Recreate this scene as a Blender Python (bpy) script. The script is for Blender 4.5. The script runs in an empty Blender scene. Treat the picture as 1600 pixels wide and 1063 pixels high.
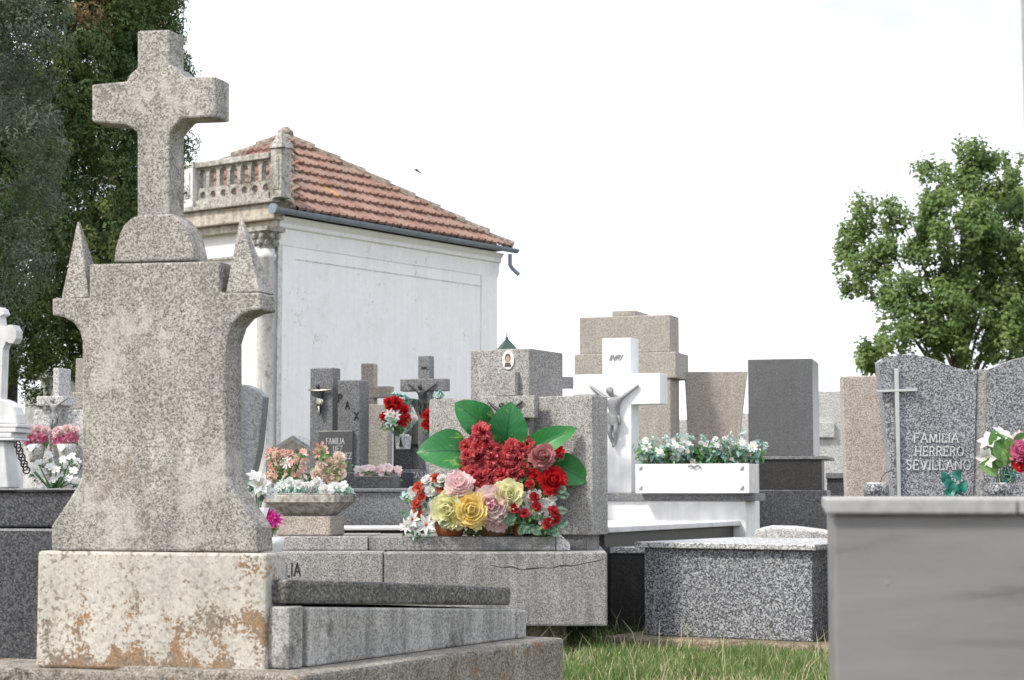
import bpy, bmesh, math, random
import numpy as np
from mathutils import Vector, Matrix, Quaternion

R = math.radians
rnd = random.Random(7)
scene = bpy.context.scene
COL = scene.collection

# ------------------------------------------------------------------ camera
FPX = 3000.0            # focal length in pixels of the 1600 px wide photograph
CX, CY, HOR = 800.0, 531.5, 770.0
CAM = Vector((0, 0, 1.0))
TH = math.atan((HOR - CY) / FPX)
cam_data = bpy.data.cameras.new('camera')
cam_data.sensor_width = 36.0
cam_data.lens = FPX / 1600.0 * 36.0
cam_data.clip_start = 0.05
cam_data.clip_end = 3000
cam_data.dof.use_dof = True
cam_data.dof.focus_distance = 10.0
cam_data.dof.aperture_fstop = 6.0
cam = bpy.data.objects.new('camera', cam_data)
cam.location = CAM
cam.rotation_euler = (math.pi / 2 + TH, 0, 0)
COL.objects.link(cam)
scene.camera = cam

# ------------------------------------------------------------------ sky
SUN_EL, SUN_AZ = R(48), R(237)      # azimuth clockwise from +Y : behind the camera, to the left
world = bpy.data.worlds.new('World')
scene.world = world
world.use_nodes = True
wn = world.node_tree
for n in list(wn.nodes):
    wn.nodes.remove(n)
w_out = wn.nodes.new('ShaderNodeOutputWorld')
w_bg = wn.nodes.new('ShaderNodeBackground')
w_bg.inputs['Strength'].default_value = 0.12
w_sky = wn.nodes.new('ShaderNodeTexSky')
w_sky.sky_type = 'NISHITA'
w_sky.sun_disc = False
w_sky.sun_elevation = SUN_EL
w_sky.sun_rotation = SUN_AZ
w_sky.dust_density = 4.0
w_tc = wn.nodes.new('ShaderNodeTexCoord')
w_map = wn.nodes.new('ShaderNodeMapping')
w_map.inputs['Scale'].default_value = (1.0, 1.0, 2.2)
w_map.inputs['Location'].default_value = (-1.06, -2.09, 0.91)
w_noise = wn.nodes.new('ShaderNodeTexNoise')
w_noise.inputs['Scale'].default_value = 2.6
w_noise.inputs['Detail'].default_value = 6
w_ramp = wn.nodes.new('ShaderNodeMapRange')
w_ramp.inputs['From Min'].default_value = 0.30
w_ramp.inputs['From Max'].default_value = 0.50
w_ramp.inputs['To Min'].default_value = 0.0
w_ramp.inputs['To Max'].default_value = 0.98
w_mix = wn.nodes.new('ShaderNodeMix')
w_mix.data_type = 'RGBA'
w_mix.inputs['B'].default_value = (6.7, 7.0, 7.6, 1)      # bright thin cloud
wn.links.new(w_tc.outputs['Generated'], w_map.inputs['Vector'])
wn.links.new(w_map.outputs['Vector'], w_noise.inputs['Vector'])
wn.links.new(w_noise.outputs['Fac'], w_ramp.inputs['Value'])
wn.links.new(w_ramp.outputs['Result'], w_mix.inputs['Factor'])
wn.links.new(w_sky.outputs['Color'], w_mix.inputs['A'])
wn.links.new(w_mix.outputs['Result'], w_bg.inputs['Color'])
wn.links.new(w_bg.outputs['Background'], w_out.inputs['Surface'])

# ------------------------------------------------------------------ sun
sun_data = bpy.data.lights.new('sun', 'SUN')
sun_data.energy = 2.0
sun_data.angle = R(7)
sun_data.color = (1.0, 0.94, 0.84)
sun = bpy.data.objects.new('sun', sun_data)
to_sun = Vector((math.sin(SUN_AZ) * math.cos(SUN_EL), math.cos(SUN_AZ) * math.cos(SUN_EL), math.sin(SUN_EL)))
sun.rotation_euler = to_sun.to_track_quat('Z', 'Y').to_euler()
sun.location = (-6, -6, 12)
COL.objects.link(sun)

# ------------------------------------------------------------------ picture
scene.view_settings.view_transform = 'Standard'
scene.view_settings.look = 'None'
scene.view_settings.exposure = 1.02
scene.view_settings.gamma = 1.0
scene.view_settings.use_curve_mapping = False
scene.render.engine = 'CYCLES'
scene.cycles.use_denoising = True
scene.cycles.max_bounces = 6
scene.cycles.transparent_max_bounces = 8

# ================================================================== helpers
def ray(px, py):
    u, v = (px - CX) / FPX, (CY - py) / FPX
    return Vector((u, math.cos(TH) - v * math.sin(TH), math.sin(TH) + v * math.cos(TH)))

def P(px, py, Y):
    d = ray(px, py)
    return CAM + d * (Y / d.y)

def PZ(px, py, z):
    d = ray(px, py)
    return CAM + d * ((z - CAM.z) / d.z)

class Frame:
    """a thing's own axes: x along its front, y into its depth, z up"""
    def __init__(s, px, Y, a, z0=0.0, py=HOR):
        s.o = P(px, py, Y); s.o.z = z0
        s.a = R(a)
        s.ex = Vector((math.cos(s.a), -math.sin(s.a), 0))
        s.ey = Vector((math.sin(s.a), math.cos(s.a), 0))
    def pt(s, px, py, yl=0.0):
        d = ray(px, py)
        t = (s.o + s.ey * yl - CAM).dot(s.ey) / d.dot(s.ey)
        p = CAM + d * t - s.o
        return (p.dot(s.ex), p.z)
    def pts(s, lst, yl=0.0):
        return [s.pt(x, y, yl) for x, y in lst]
    def x(s, px, yl=0.0, py=700):
        return s.pt(px, py, yl)[0]
    def z(s, px, py, yl=0.0):
        return s.pt(px, py, yl)[1]
    def side(s, px, xl, py=700):
        d = ray(px, py)
        t = (s.o + s.ex * xl - CAM).dot(s.ex) / d.dot(s.ex)
        p = CAM + d * t - s.o
        return p.dot(s.ey)
    def local(s, w):
        p = w - s.o
        return Vector((p.dot(s.ex), p.dot(s.ey), p.z))

class MB:
    def __init__(s):
        s.v, s.f, s.m = [], [], []
    def add(s, verts, faces, mi=0):
        b = len(s.v)
        s.v += [tuple(v) for v in verts]
        s.f += [tuple(b + i for i in f) for f in faces]
        s.m += [mi] * len(faces)
        return s
    def box(s, x0, x1, y0, y1, z0, z1, mi=0):
        v = [(x, y, z) for z in (z0, z1) for y in (y0, y1) for x in (x0, x1)]
        return s.add(v, [(0, 2, 3, 1), (4, 5, 7, 6), (0, 1, 5, 4), (2, 6, 7, 3), (0, 4, 6, 2), (1, 3, 7, 5)], mi)
    def frustum(s, b, t, z0, z1, mi=0):
        v = [(b[0], b[2], z0), (b[1], b[2], z0), (b[1], b[3], z0), (b[0], b[3], z0),
             (t[0], t[2], z1), (t[1], t[2], z1), (t[1], t[3], z1), (t[0], t[3], z1)]
        return s.add(v, [(3, 2, 1, 0), (4, 5, 6, 7), (0, 1, 5, 4), (1, 2, 6, 5), (2, 3, 7, 6), (3, 0, 4, 7)], mi)
    def prism(s, pts, y0, y1, mi=0):
        n = len(pts)
        v = [(x, y0, z) for x, z in pts] + [(x, y1, z) for x, z in pts]
        f = [tuple(range(n)), tuple(range(2 * n - 1, n - 1, -1))]
        f += [(i, i + n, (i + 1) % n + n, (i + 1) % n) for i in range(n)]
        return s.add(v, f, mi)
    def lathe(s, prof, c=(0, 0), seg=20, mi=0, M=None):
        v, f = [], []
        for r, z in prof:
            for k in range(seg):
                t = 2 * math.pi * k / seg
                v.append((c[0] + r * math.cos(t), c[1] + r * math.sin(t), z))
        for i in range(len(prof) - 1):
            for k in range(seg):
                f.append((i * seg + k, i * seg + (k + 1) % seg, (i + 1) * seg + (k + 1) % seg, (i + 1) * seg + k))
        f.append(tuple(range(seg - 1, -1, -1)))
        f.append(tuple((len(prof) - 1) * seg + k for k in range(seg)))
        if M is not None:
            v = [tuple(M @ Vector(p)) for p in v]
        return s.add(v, f, mi)
    def tube(s, pts, rad, seg=8, mi=0, cap=True):
        pts = [Vector(p) for p in pts]
        if not hasattr(rad, '__len__'):
            rad = [rad] * len(pts)
        v, f = [], []
        ref = Vector((0.31, 0.2, 0.93)).normalized()
        for i, p in enumerate(pts):
            d = (pts[min(i + 1, len(pts) - 1)] - pts[max(i - 1, 0)]).normalized()
            a = d.cross(ref)
            if a.length < 1e-3:
                a = d.cross(Vector((1, 0, 0)))
            a.normalize(); b = d.cross(a)
            for k in range(seg):
                t = 2 * math.pi * k / seg
                v.append(tuple(p + (a * math.cos(t) + b * math.sin(t)) * rad[i]))
        for i in range(len(pts) - 1):
            for k in range(seg):
                f.append((i * seg + k, i * seg + (k + 1) % seg, (i + 1) * seg + (k + 1) % seg, (i + 1) * seg + k))
        if cap:
            f.append(tuple(range(seg - 1, -1, -1)))
            f.append(tuple((len(pts) - 1) * seg + k for k in range(seg)))
        return s.add(v, f, mi)
    def mesh(s, name, mats, recalc=True):
        me = bpy.data.meshes.new(name)
        me.from_pydata(s.v, [], s.f)
        for m in (mats if isinstance(mats, (list, tuple)) else [mats]):
            me.materials.append(m)
        me.polygons.foreach_set('material_index', s.m)
        if recalc:
            bm = bmesh.new(); bm.from_mesh(me)
            bmesh.ops.recalc_face_normals(bm, faces=bm.faces)
            bm.to_mesh(me); bm.free()
        me.update()
        return me
    def build(s, name, mats, parent=None, bevel=0.0, smooth=False, recalc=True):
        return put(name, s.mesh(name, mats, recalc), parent, bevel, smooth)

def put(name, me, parent=None, bevel=0.0, smooth=False):
    o = bpy.data.objects.new(name, me)
    COL.objects.link(o)
    if parent is not None:
        o.parent = parent
    if smooth:
        me.polygons.foreach_set('use_smooth', [True] * len(me.polygons))
    if bevel > 0:
        b = o.modifiers.new('edge', 'BEVEL')
        b.width = bevel; b.segments = 2; b.limit_method = 'ANGLE'; b.angle_limit = R(35)
        b.harden_normals = False
    return o

def tag(o, label, cat, group=None, kind=None):
    if label: o['label'] = label
    if cat: o['category'] = cat
    if group: o['group'] = group
    if kind: o['kind'] = kind
    return o

def thing(name, label, cat, fr=None, loc=None, group=None):
    o = bpy.data.objects.new(name, None)
    o.empty_display_size = 0.1
    COL.objects.link(o)
    if fr is not None:
        o.location = fr.o; o.rotation_euler = (0, 0, -fr.a)
    elif loc is not None:
        o.location = loc
    return tag(o, label, cat, group)

def inst(name, me, parent, loc, direction=None, scale=1.0, spin=0.0):
    """an object sharing a mesh; its z axis along direction"""
    o = bpy.data.objects.new(name, me)
    COL.objects.link(o)
    o.parent = parent
    q = Vector(direction).to_track_quat('Z', 'Y') if direction is not None else Quaternion()
    q = q @ Quaternion((0, 0, 1), spin)
    sc = scale if hasattr(scale, '__len__') else (scale, scale, scale)
    o.matrix_basis = Matrix.LocRotScale(Vector(loc), q, Vector(sc))
    return o

# ================================================================== materials
def new_mat(name, rough=0.8, spec=0.3):
    m = bpy.data.materials.new(name)
    m.use_nodes = True
    nt = m.node_tree
    b = nt.nodes['Principled BSDF']
    b.inputs['Roughness'].default_value = rough
    b.inputs['Specular IOR Level'].default_value = spec
    return m, nt, b

def c4(c):
    return (c[0], c[1], c[2], 1.0)

def noise(nt, vec, scale, detail=3, rough=0.6, dist=0.0):
    n = nt.nodes.new('ShaderNodeTexNoise')
    n.inputs['Scale'].default_value = scale
    n.inputs['Detail'].default_value = detail
    n.inputs['Roughness'].default_value = rough
    n.inputs['Distortion'].default_value = dist
    if vec is not None:
        nt.links.new(vec, n.inputs['Vector'])
    return n.outputs['Fac']

def ramp(nt, fac, stops, interp='LINEAR'):
    r = nt.nodes.new('ShaderNodeValToRGB')
    r.color_ramp.interpolation = interp
    e = r.color_ramp.elements
    while len(e) < len(stops):
        e.new(0.5)
    for i, (p, c) in enumerate(stops):
        e[i].position = p
        e[i].color = c4(c) if hasattr(c, '__len__') else (c, c, c, 1)
    nt.links.new(fac, r.inputs['Fac'])
    return r.outputs['Color']

def mixc(nt, fac, a, b, mode='MIX'):
    m = nt.nodes.new('ShaderNodeMix')
    m.data_type = 'RGBA'; m.blend_type = mode
    for sock, val in (('Factor', fac), ('A', a), ('B', b)):
        if hasattr(val, 'is_output'):
            nt.links.new(val, m.inputs[sock])
        elif sock == 'Factor':
            m.inputs['Factor'].default_value = val
        else:
            m.inputs[sock].default_value = c4(val)
    return m.outputs['Result']

def mth(nt, op, a, b=0.0):
    m = nt.nodes.new('ShaderNodeMath'); m.operation = op
    for i, v in enumerate((a, b)):
        if hasattr(v, 'is_output'):
            nt.links.new(v, m.inputs[i])
        else:
            m.inputs[i].default_value = v
    return m.outputs[0]

def coords(nt, scale=(1, 1, 1), loc=(0, 0, 0)):
    tc = nt.nodes.new('ShaderNodeTexCoord')
    mp = nt.nodes.new('ShaderNodeMapping')
    mp.inputs['Scale'].default_value = scale
    mp.inputs['Location'].default_value = loc
    nt.links.new(tc.outputs['Object'], mp.inputs['Vector'])
    return mp.outputs['Vector']

def bump(nt, b, h, strength=0.3, dist=0.01):
    n = nt.nodes.new('ShaderNodeBump')
    n.inputs['Strength'].default_value = strength
    n.inputs['Distance'].default_value = dist
    nt.links.new(h, n.inputs['Height'])
    nt.links.new(n.outputs['Normal'], b.inputs['Normal'])

def stone(name, dark, mid, light, scale=90, rough=0.8, spec=0.3, blotch=0.22, lo=0.36, hi=0.64,
          stains=(), streak=0.0, bmp=0.25, detail=3):
    """speckled stone; stains = [(colour, scale, threshold, softness, fine-breakup)]"""
    m, nt, b = new_mat(name, rough, spec)
    v = coords(nt)
    n1 = noise(nt, v, scale, detail, 0.65)
    if scale >= 60:        # separate crystals
        vor = nt.nodes.new('ShaderNodeTexVoronoi'); vor.inputs['Scale'].default_value = scale * 1.7
        nt.links.new(v, vor.inputs['Vector'])
        sc_ = nt.nodes.new('ShaderNodeSeparateColor'); nt.links.new(vor.outputs['Color'], sc_.inputs[0])
        cell = mth(nt, 'ADD', mth(nt, 'MULTIPLY', sc_.outputs[0], 0.44), 0.28)
        n1 = mth(nt, 'ADD', mth(nt, 'MULTIPLY', cell, 0.72), mth(nt, 'MULTIPLY', n1, 0.28))
    col = ramp(nt, n1, [(lo, dark), (0.5, mid), (hi, light)])
    n2 = noise(nt, v, 2.3, 6, 0.62)
    col = mixc(nt, 1.0, col, ramp(nt, n2, [(0.3, 1 - blotch), (0.7, 1 + blotch * 0.4)]), 'MULTIPLY')
    if streak > 0:
        n3 = noise(nt, coords(nt, (9, 9, 0.7)), 1.6, 5, 0.6)
        col = mixc(nt, 1.0, col, ramp(nt, n3, [(0.35, 1 - streak), (0.6, 1.0)]), 'MULTIPLY')
    for k, (sc, ss, th, soft, brk) in enumerate(stains):
        a = noise(nt, coords(nt, (1, 1, 1), (3.1 * k + 1, 7.7, 2.2 * k)), ss, 7, 0.68)
        if brk > 0:
            f = noise(nt, v, ss * 7, 3, 0.6)
            a = mth(nt, 'ADD', a, mth(nt, 'MULTIPLY', mth(nt, 'SUBTRACT', f, 0.5), brk))
        fac = ramp(nt, a, [(th, 0.0), (min(th + soft, 1), 1.0)])
        col = mixc(nt, fac, col, sc)
    nt.links.new(col, b.inputs['Base Color'])
    if bmp > 0:
        bump(nt, b, n1, bmp, 0.006)
    return m

def plain(name, col, rough=0.6, spec=0.3, metal=0.0, var=0.15, vs=8.0, trans=0.0):
    m, nt, b = new_mat(name, rough, spec)
    b.inputs['Metallic'].default_value = metal
    n = noise(nt, coords(nt), vs, 4, 0.6)
    nt.links.new(mixc(nt, 1.0, col, ramp(nt, n, [(0.3, 1 - var), (0.7, 1 + var * 0.5)]), 'MULTIPLY'), b.inputs['Base Color'])
    return m

def leafy(name, cols, rough=0.55, trans=0.25, spec=0.3):
    """foliage or petal: every object / island a little different, some light through it"""
    m, nt, b = new_mat(name, rough, spec)
    g = nt.nodes.new('ShaderNodeNewGeometry')
    oi = nt.nodes.new('ShaderNodeObjectInfo')
    r = mth(nt, 'FRACT', mth(nt, 'ADD', g.outputs['Random Per Island'], oi.outputs['Random']))
    k = len(cols)
    col = ramp(nt, r, [(i / max(k - 1, 1), c) for i, c in enumerate(cols)])
    nt.links.new(col, b.inputs['Base Color'])
    if trans > 0:
        t = nt.nodes.new('ShaderNodeBsdfTranslucent')
        nt.links.new(col, t.inputs['Color'])
        ms = nt.nodes.new('ShaderNodeMixShader')
        ms.inputs['Fac'].default_value = trans
        nt.links.new(b.outputs['BSDF'], ms.inputs[1])
        nt.links.new(t.outputs['BSDF'], ms.inputs[2])
        nt.links.new(ms.outputs['Shader'], nt.nodes['Material Output'].inputs['Surface'])
    return m

M = {}
# old concrete / weathered granite of the near monument
M['monument'] = stone('weathered_granite', (0.15, 0.138, 0.125), (0.345, 0.325, 0.30), (0.51, 0.485, 0.455), 120, 0.92, 0.15, 0.25, 0.36, 0.64,
                      [((0.52, 0.49, 0.45), 2.6, 0.54, 0.20, 0.25), ((0.24, 0.175, 0.12), 3.6, 0.60, 0.20, 0.35), ((0.17, 0.155, 0.14), 9, 0.60, 0.14, 0.7), ((0.13, 0.115, 0.10), 26, 0.63, 0.08, 0.3)], 0.20, 0.5, 4)
M['lichen_base'] = stone('lichen_plaster', (0.38, 0.355, 0.32), (0.53, 0.50, 0.45), (0.61, 0.58, 0.535), 60, 0.92, 0.12, 0.22, 0.3, 0.7, [], 0.12, 0.4, 4)
def lichen_patch(m):
    nt = m.node_tree; b = nt.nodes['Principled BSDF']
    src = b.inputs['Base Color'].links[0].from_socket
    v = coords(nt)
    big = mth(nt, 'ADD', mth(nt, 'MULTIPLY', mth(nt, 'SUBTRACT', noise(nt, v, 6.5, 5, 0.6), 0.5), 2.3), 0.5)
    sp = nt.nodes.new('ShaderNodeSeparateXYZ'); nt.links.new(v, sp.inputs[0])
    h = mth(nt, 'MULTIPLY', mth(nt, 'SUBTRACT', 0.62, sp.outputs['Z']), 0.62)       # grows up from the damp foot
    fine = noise(nt, v, 60, 4, 0.7)
    vor = nt.nodes.new('ShaderNodeTexVoronoi'); vor.inputs['Scale'].default_value = 120
    nt.links.new(v, vor.inputs['Vector'])
    cell = nt.nodes.new('ShaderNodeSeparateColor'); nt.links.new(vor.outputs['Color'], cell.inputs[0])
    a = mth(nt, 'ADD', mth(nt, 'ADD', big, h), mth(nt, 'ADD', mth(nt, 'MULTIPLY', mth(nt, 'SUBTRACT', fine, 0.5), 0.60), mth(nt, 'MULTIPLY', mth(nt, 'SUBTRACT', cell.outputs[0], 0.5), 0.28)))
    f1 = ramp(nt, a, [(0.64, 0.0), (0.71, 0.9)])
    tint = noise(nt, coords(nt, (1, 1, 1), (4, 1, 8)), 6, 4, 0.6)
    c = mixc(nt, ramp(nt, tint, [(0.42, 0.0), (0.58, 1.0)]), (0.27, 0.15, 0.065), (0.19, 0.15, 0.115))
    c = mixc(nt, 1.0, c, ramp(nt, cell.outputs[1], [(0.0, 0.65), (1.0, 1.25)]), 'MULTIPLY')
    col = mixc(nt, f1, src, c)
    dots = noise(nt, coords(nt, (1, 1, 1), (9, 4, 2)), 48, 2, 0.5)
    a2 = mth(nt, 'ADD', dots, mth(nt, 'MULTIPLY', mth(nt, 'SUBTRACT', noise(nt, coords(nt, (1, 1, 1), (5, 5, 5)), 4.0, 4, 0.6), 0.5), 0.6))
    col = mixc(nt, ramp(nt, a2, [(0.60, 0.0), (0.66, 0.85)]), col, (0.22, 0.18, 0.14))
    nt.links.new(col, b.inputs['Base Color'])
lichen_patch(M['lichen_base'])
M['tomb_old'] = stone('old_grave_stone', (0.24, 0.235, 0.22), (0.40, 0.39, 0.37), (0.52, 0.51, 0.485), 95, 0.93, 0.12, 0.3, 0.34, 0.66,
                      [((0.065, 0.06, 0.055), 3.2, 0.53, 0.16, 0.4)], 0.35, 0.5, 4)
M['tomb_lid'] = stone('mossy_lid_stone', (0.08, 0.075, 0.07), (0.145, 0.14, 0.13), (0.25, 0.245, 0.23), 80, 0.95, 0.1, 0.35, 0.34, 0.66,
                      [((0.34, 0.33, 0.31), 22, 0.60, 0.08, 0.5)], 0.1, 0.6, 4)
M['tomb_plinth'] = stone('stained_plinth_stone', (0.14, 0.125, 0.105), (0.27, 0.245, 0.21), (0.40, 0.37, 0.33), 90, 0.95, 0.1, 0.35, 0.34, 0.66,
                         [((0.22, 0.12, 0.05), 4.5, 0.57, 0.12, 0.4), ((0.05, 0.045, 0.04), 5, 0.58, 0.12, 0.4)], 0.2, 0.6, 4)
M['grey_granite'] = stone('grey_granite', (0.165, 0.16, 0.155), (0.335, 0.32, 0.305), (0.47, 0.455, 0.435), 90, 0.8, 0.25, 0.2, 0.36, 0.64, [((0.24, 0.225, 0.205), 3.0, 0.58, 0.2, 0.4)], 0.14, 0.3)
M['grey_block'] = stone('grey_granite_block', (0.16, 0.157, 0.15), (0.285, 0.278, 0.265), (0.40, 0.392, 0.375), 95, 0.82, 0.25, 0.25, 0.36, 0.62,
                        [((0.13, 0.13, 0.125), 2.6, 0.56, 0.14, 0.3)], 0.28, 0.3)
M['pink_granite'] = stone('pink_granite', (0.22, 0.18, 0.155), (0.38, 0.33, 0.29), (0.49, 0.44, 0.395), 95, 0.75, 0.3, 0.14, 0.36, 0.62,
                          [((0.36, 0.21, 0.11), 3.0, 0.64, 0.2, 0.2)], 0.1, 0.2)
M['tan_granite'] = stone('tan_granite', (0.21, 0.19, 0.165), (0.37, 0.335, 0.30), (0.47, 0.435, 0.395), 90, 0.75, 0.3, 0.14, 0.36, 0.62,
                         [((0.40, 0.24, 0.10), 2.4, 0.66, 0.2, 0.2)], 0.08, 0.2)
M['salt_pepper'] = stone('salt_pepper_granite', (0.05, 0.052, 0.06), (0.165, 0.17, 0.185), (0.42, 0.43, 0.45), 72, 0.42, 0.45, 0.10, 0.40, 0.64, [], 0.06, 0.06, 2)
M['wave_granite'] = stone('polished_grey_granite', (0.06, 0.062, 0.07), (0.18, 0.185, 0.20), (0.40, 0.41, 0.43), 82, 0.36, 0.45, 0.10, 0.40, 0.64, [], 0.05, 0.03, 2)
M['light_granite'] = stone('light_granite', (0.22, 0.215, 0.21), (0.47, 0.465, 0.455), (0.62, 0.615, 0.605), 85, 0.7, 0.3, 0.1, 0.36, 0.62, [], 0.05, 0.15)
M['lid_granite'] = stone('pale_lid_granite', (0.12, 0.12, 0.12), (0.38, 0.38, 0.38), (0.62, 0.62, 0.62), 70, 0.5, 0.4, 0.1, 0.38, 0.64, [], 0.0, 0.1, 2)
M['dark_granite'] = stone('dark_granite', (0.02, 0.021, 0.025), (0.055, 0.056, 0.063), (0.115, 0.117, 0.127), 85, 0.38, 0.45, 0.15, 0.38, 0.64, [], 0.08, 0.04)
M['mid_granite'] = stone('dark_grey_granite', (0.085, 0.086, 0.09), (0.165, 0.167, 0.174), (0.25, 0.253, 0.26), 85, 0.5, 0.4, 0.12, 0.38, 0.64, [], 0.06, 0.06)
M['black_granite'] = stone('polished_dark_slab', (0.075, 0.075, 0.077), (0.10, 0.10, 0.102), (0.13, 0.13, 0.133), 100, 0.25, 0.5, 0.12, 0.38, 0.64, [], 0.08, 0.01)
M['dark_panel'] = stone('brown_black_panel', (0.016, 0.014, 0.014), (0.03, 0.027, 0.026), (0.05, 0.046, 0.044), 90, 0.45, 0.4, 0.2, 0.38, 0.64, [], 0.1, 0.03)
M['slate'] = stone('blue_grey_slate', (0.10, 0.108, 0.118), (0.15, 0.16, 0.172), (0.20, 0.21, 0.222), 60, 0.45, 0.4, 0.12, 0.35, 0.65, [], 0.12, 0.03)
M['marble'] = stone('white_marble', (0.70, 0.70, 0.70), (0.78, 0.78, 0.775), (0.82, 0.82, 0.82), 5, 0.45, 0.4, 0.05, 0.3, 0.7, [((0.58, 0.56, 0.52), 2.6, 0.60, 0.18, 0.2)], 0.13, 0.02)
M['dusty_marble'] = stone('greyed_marble', (0.52, 0.52, 0.53), (0.62, 0.62, 0.625), (0.68, 0.68, 0.68), 6, 0.6, 0.3, 0.1, 0.3, 0.7, [((0.40, 0.38, 0.36), 3.5, 0.60, 0.16, 0.2)], 0.12, 0.03)
def near_marble():
    m, nt, b = new_mat('veined_grey_marble', 0.4, 0.4)
    v = coords(nt, (1.3, 1.3, 9.0))
    rot = v.node; rot.inputs['Rotation'].default_value = (0, R(14), 0)
    n = noise(nt, v, 1.7, 6, 0.62, 0.5)
    col = ramp(nt, n, [(0.37, (0.115, 0.113, 0.118)), (0.44, (0.175, 0.172, 0.176)), (0.62, (0.205, 0.202, 0.206))])
    n2 = noise(nt, coords(nt), 3.0, 4)
    col = mixc(nt, ramp(nt, n2, [(0.52, 0.0), (0.72, 0.5)]), col, (0.205, 0.18, 0.155))
    nt.links.new(col, b.inputs['Base Color'])
    return m
M['near_marble'] = near_marble()
M['near_lid'] = stone('pale_marble_lid', (0.25, 0.247, 0.243), (0.31, 0.307, 0.302), (0.36, 0.356, 0.35), 40, 0.5, 0.3, 0.12, 0.3, 0.7, [((0.34, 0.33, 0.32), 5, 0.62, 0.15, 0.2)], 0.05, 0.02)
M['concrete_foot'] = stone('earthy_concrete', (0.10, 0.08, 0.055), (0.22, 0.18, 0.13), (0.36, 0.31, 0.25), 45, 0.95, 0.1, 0.3, 0.34, 0.66, [((0.09, 0.07, 0.04), 5, 0.52, 0.15, 0.4)], 0.1, 0.6, 4)
M['plaster'] = stone('white_plaster', (0.80, 0.80, 0.805), (0.83, 0.83, 0.835), (0.85, 0.85, 0.85), 14, 0.9, 0.1, 0.05, 0.3, 0.7,
                     [((0.68, 0.67, 0.66), 0.9, 0.58, 0.25, 0.35), ((0.50, 0.48, 0.455), 3.0, 0.64, 0.12, 0.6)], 0.05, 0.15)
M['old_plaster'] = stone('dirty_plaster', (0.52, 0.51, 0.49), (0.70, 0.69, 0.67), (0.77, 0.765, 0.75), 22, 0.92, 0.1, 0.15, 0.3, 0.7,
                         [((0.30, 0.27, 0.24), 3.5, 0.58, 0.15, 0.5)], 0.25, 0.3)
M['cornice'] = stone('grey_weathered_stone', (0.20, 0.185, 0.165), (0.42, 0.395, 0.36), (0.57, 0.55, 0.52), 28, 0.95, 0.1, 0.25, 0.34, 0.66,
                     [((0.14, 0.125, 0.105), 5, 0.55, 0.14, 0.5)], 0.25, 0.5, 4)
M['beige_band'] = stone('beige_stone_band', (0.36, 0.315, 0.26), (0.52, 0.47, 0.40), (0.62, 0.57, 0.51), 18, 0.95, 0.1, 0.2, 0.34, 0.66,
                        [((0.24, 0.20, 0.16), 4, 0.60, 0.14, 0.4)], 0.3, 0.4, 4)
def tile_mat():
    m, nt, b = new_mat('clay_tile', 0.9, 0.1)
    oi = nt.nodes.new('ShaderNodeObjectInfo')
    base = ramp(nt, oi.outputs['Random'], [(0.0, (0.20, 0.112, 0.088)), (0.35, (0.25, 0.145, 0.115)), (0.7, (0.285, 0.18, 0.148)), (1.0, (0.22, 0.155, 0.13))])
    v = coords(nt)
    n = noise(nt, v, 14, 5, 0.65)
    col = mixc(nt, ramp(nt, n, [(0.50, 0.0), (0.70, 0.7)]), base, (0.30, 0.24, 0.19))
    n2 = noise(nt, v, 30, 3)
    col = mixc(nt, 1.0, col, ramp(nt, n2, [(0.3, 0.75), (0.7, 1.1)]), 'MULTIPLY')
    nt.links.new(col, b.inputs['Base Color'])
    bump(nt, b, n2, 0.3, 0.01)
    return m
M['tile'] = tile_mat()
M['lichen_tile'] = plain('orange_lichen_tile', (0.40, 0.23, 0.11), 0.95, 0.1, 0, 0.35, 20)
M['ridge'] = stone('ridge_mortar', (0.14, 0.115, 0.095), (0.25, 0.205, 0.17), (0.36, 0.31, 0.26), 18, 0.95, 0.1, 0.25, 0.34, 0.66, [((0.30, 0.20, 0.08), 6, 0.6, 0.1, 0.4)], 0, 0.5)
M['zinc'] = plain('blue_grey_gutter', (0.20, 0.24, 0.285), 0.5, 0.4, 0.0, 0.15, 6)
M['steel'] = plain('brushed_steel', (0.62, 0.61, 0.58), 0.28, 0.5, 1.0, 0.1, 12)
M['silver'] = plain('cast_silver_metal', (0.24, 0.245, 0.25), 0.5, 0.5, 0.25, 0.15, 20)
M['bronze'] = plain('dark_bronze', (0.035, 0.033, 0.032), 0.45, 0.5, 0.3, 0.3, 25)
M['brass'] = plain('pale_polished_brass', (0.62, 0.58, 0.48), 0.3, 0.5, 0.8, 0.1, 25)
M['letter_metal'] = plain('silver_lettering', (0.66, 0.66, 0.66), 0.35, 0.5, 0.5, 0.05, 20)
M['letter_white'] = plain('white_paint_lettering', (0.50, 0.50, 0.50), 0.7, 0.2, 0, 0.2, 60)
M['letter_black'] = plain('black_lettering', (0.02, 0.02, 0.02), 0.6, 0.3, 0, 0.1, 20)
M['letter_grey'] = plain('dull_grey_lettering', (0.20, 0.20, 0.205), 0.6, 0.3, 0, 0.2, 40)
M['lantern'] = plain('green_painted_tin', (0.035, 0.075, 0.058), 0.5, 0.4, 0, 0.25, 30)
M['enamel'] = plain('white_enamel', (0.80, 0.79, 0.77), 0.25, 0.5, 0, 0.03, 30)
M['skin_print'] = plain('faded_portrait_skin', (0.42, 0.27, 0.20), 0.4, 0.4, 0, 0.1, 60)
M['dark_print'] = plain('faded_portrait_dark', (0.10, 0.06, 0.055), 0.4, 0.4, 0, 0.2, 60)
M['pale_print'] = plain('faded_portrait_ground', (0.62, 0.58, 0.54), 0.4, 0.4, 0, 0.1, 60)
M['terracotta'] = plain('terracotta', (0.42, 0.155, 0.065), 0.85, 0.15, 0, 0.2, 14)
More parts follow.
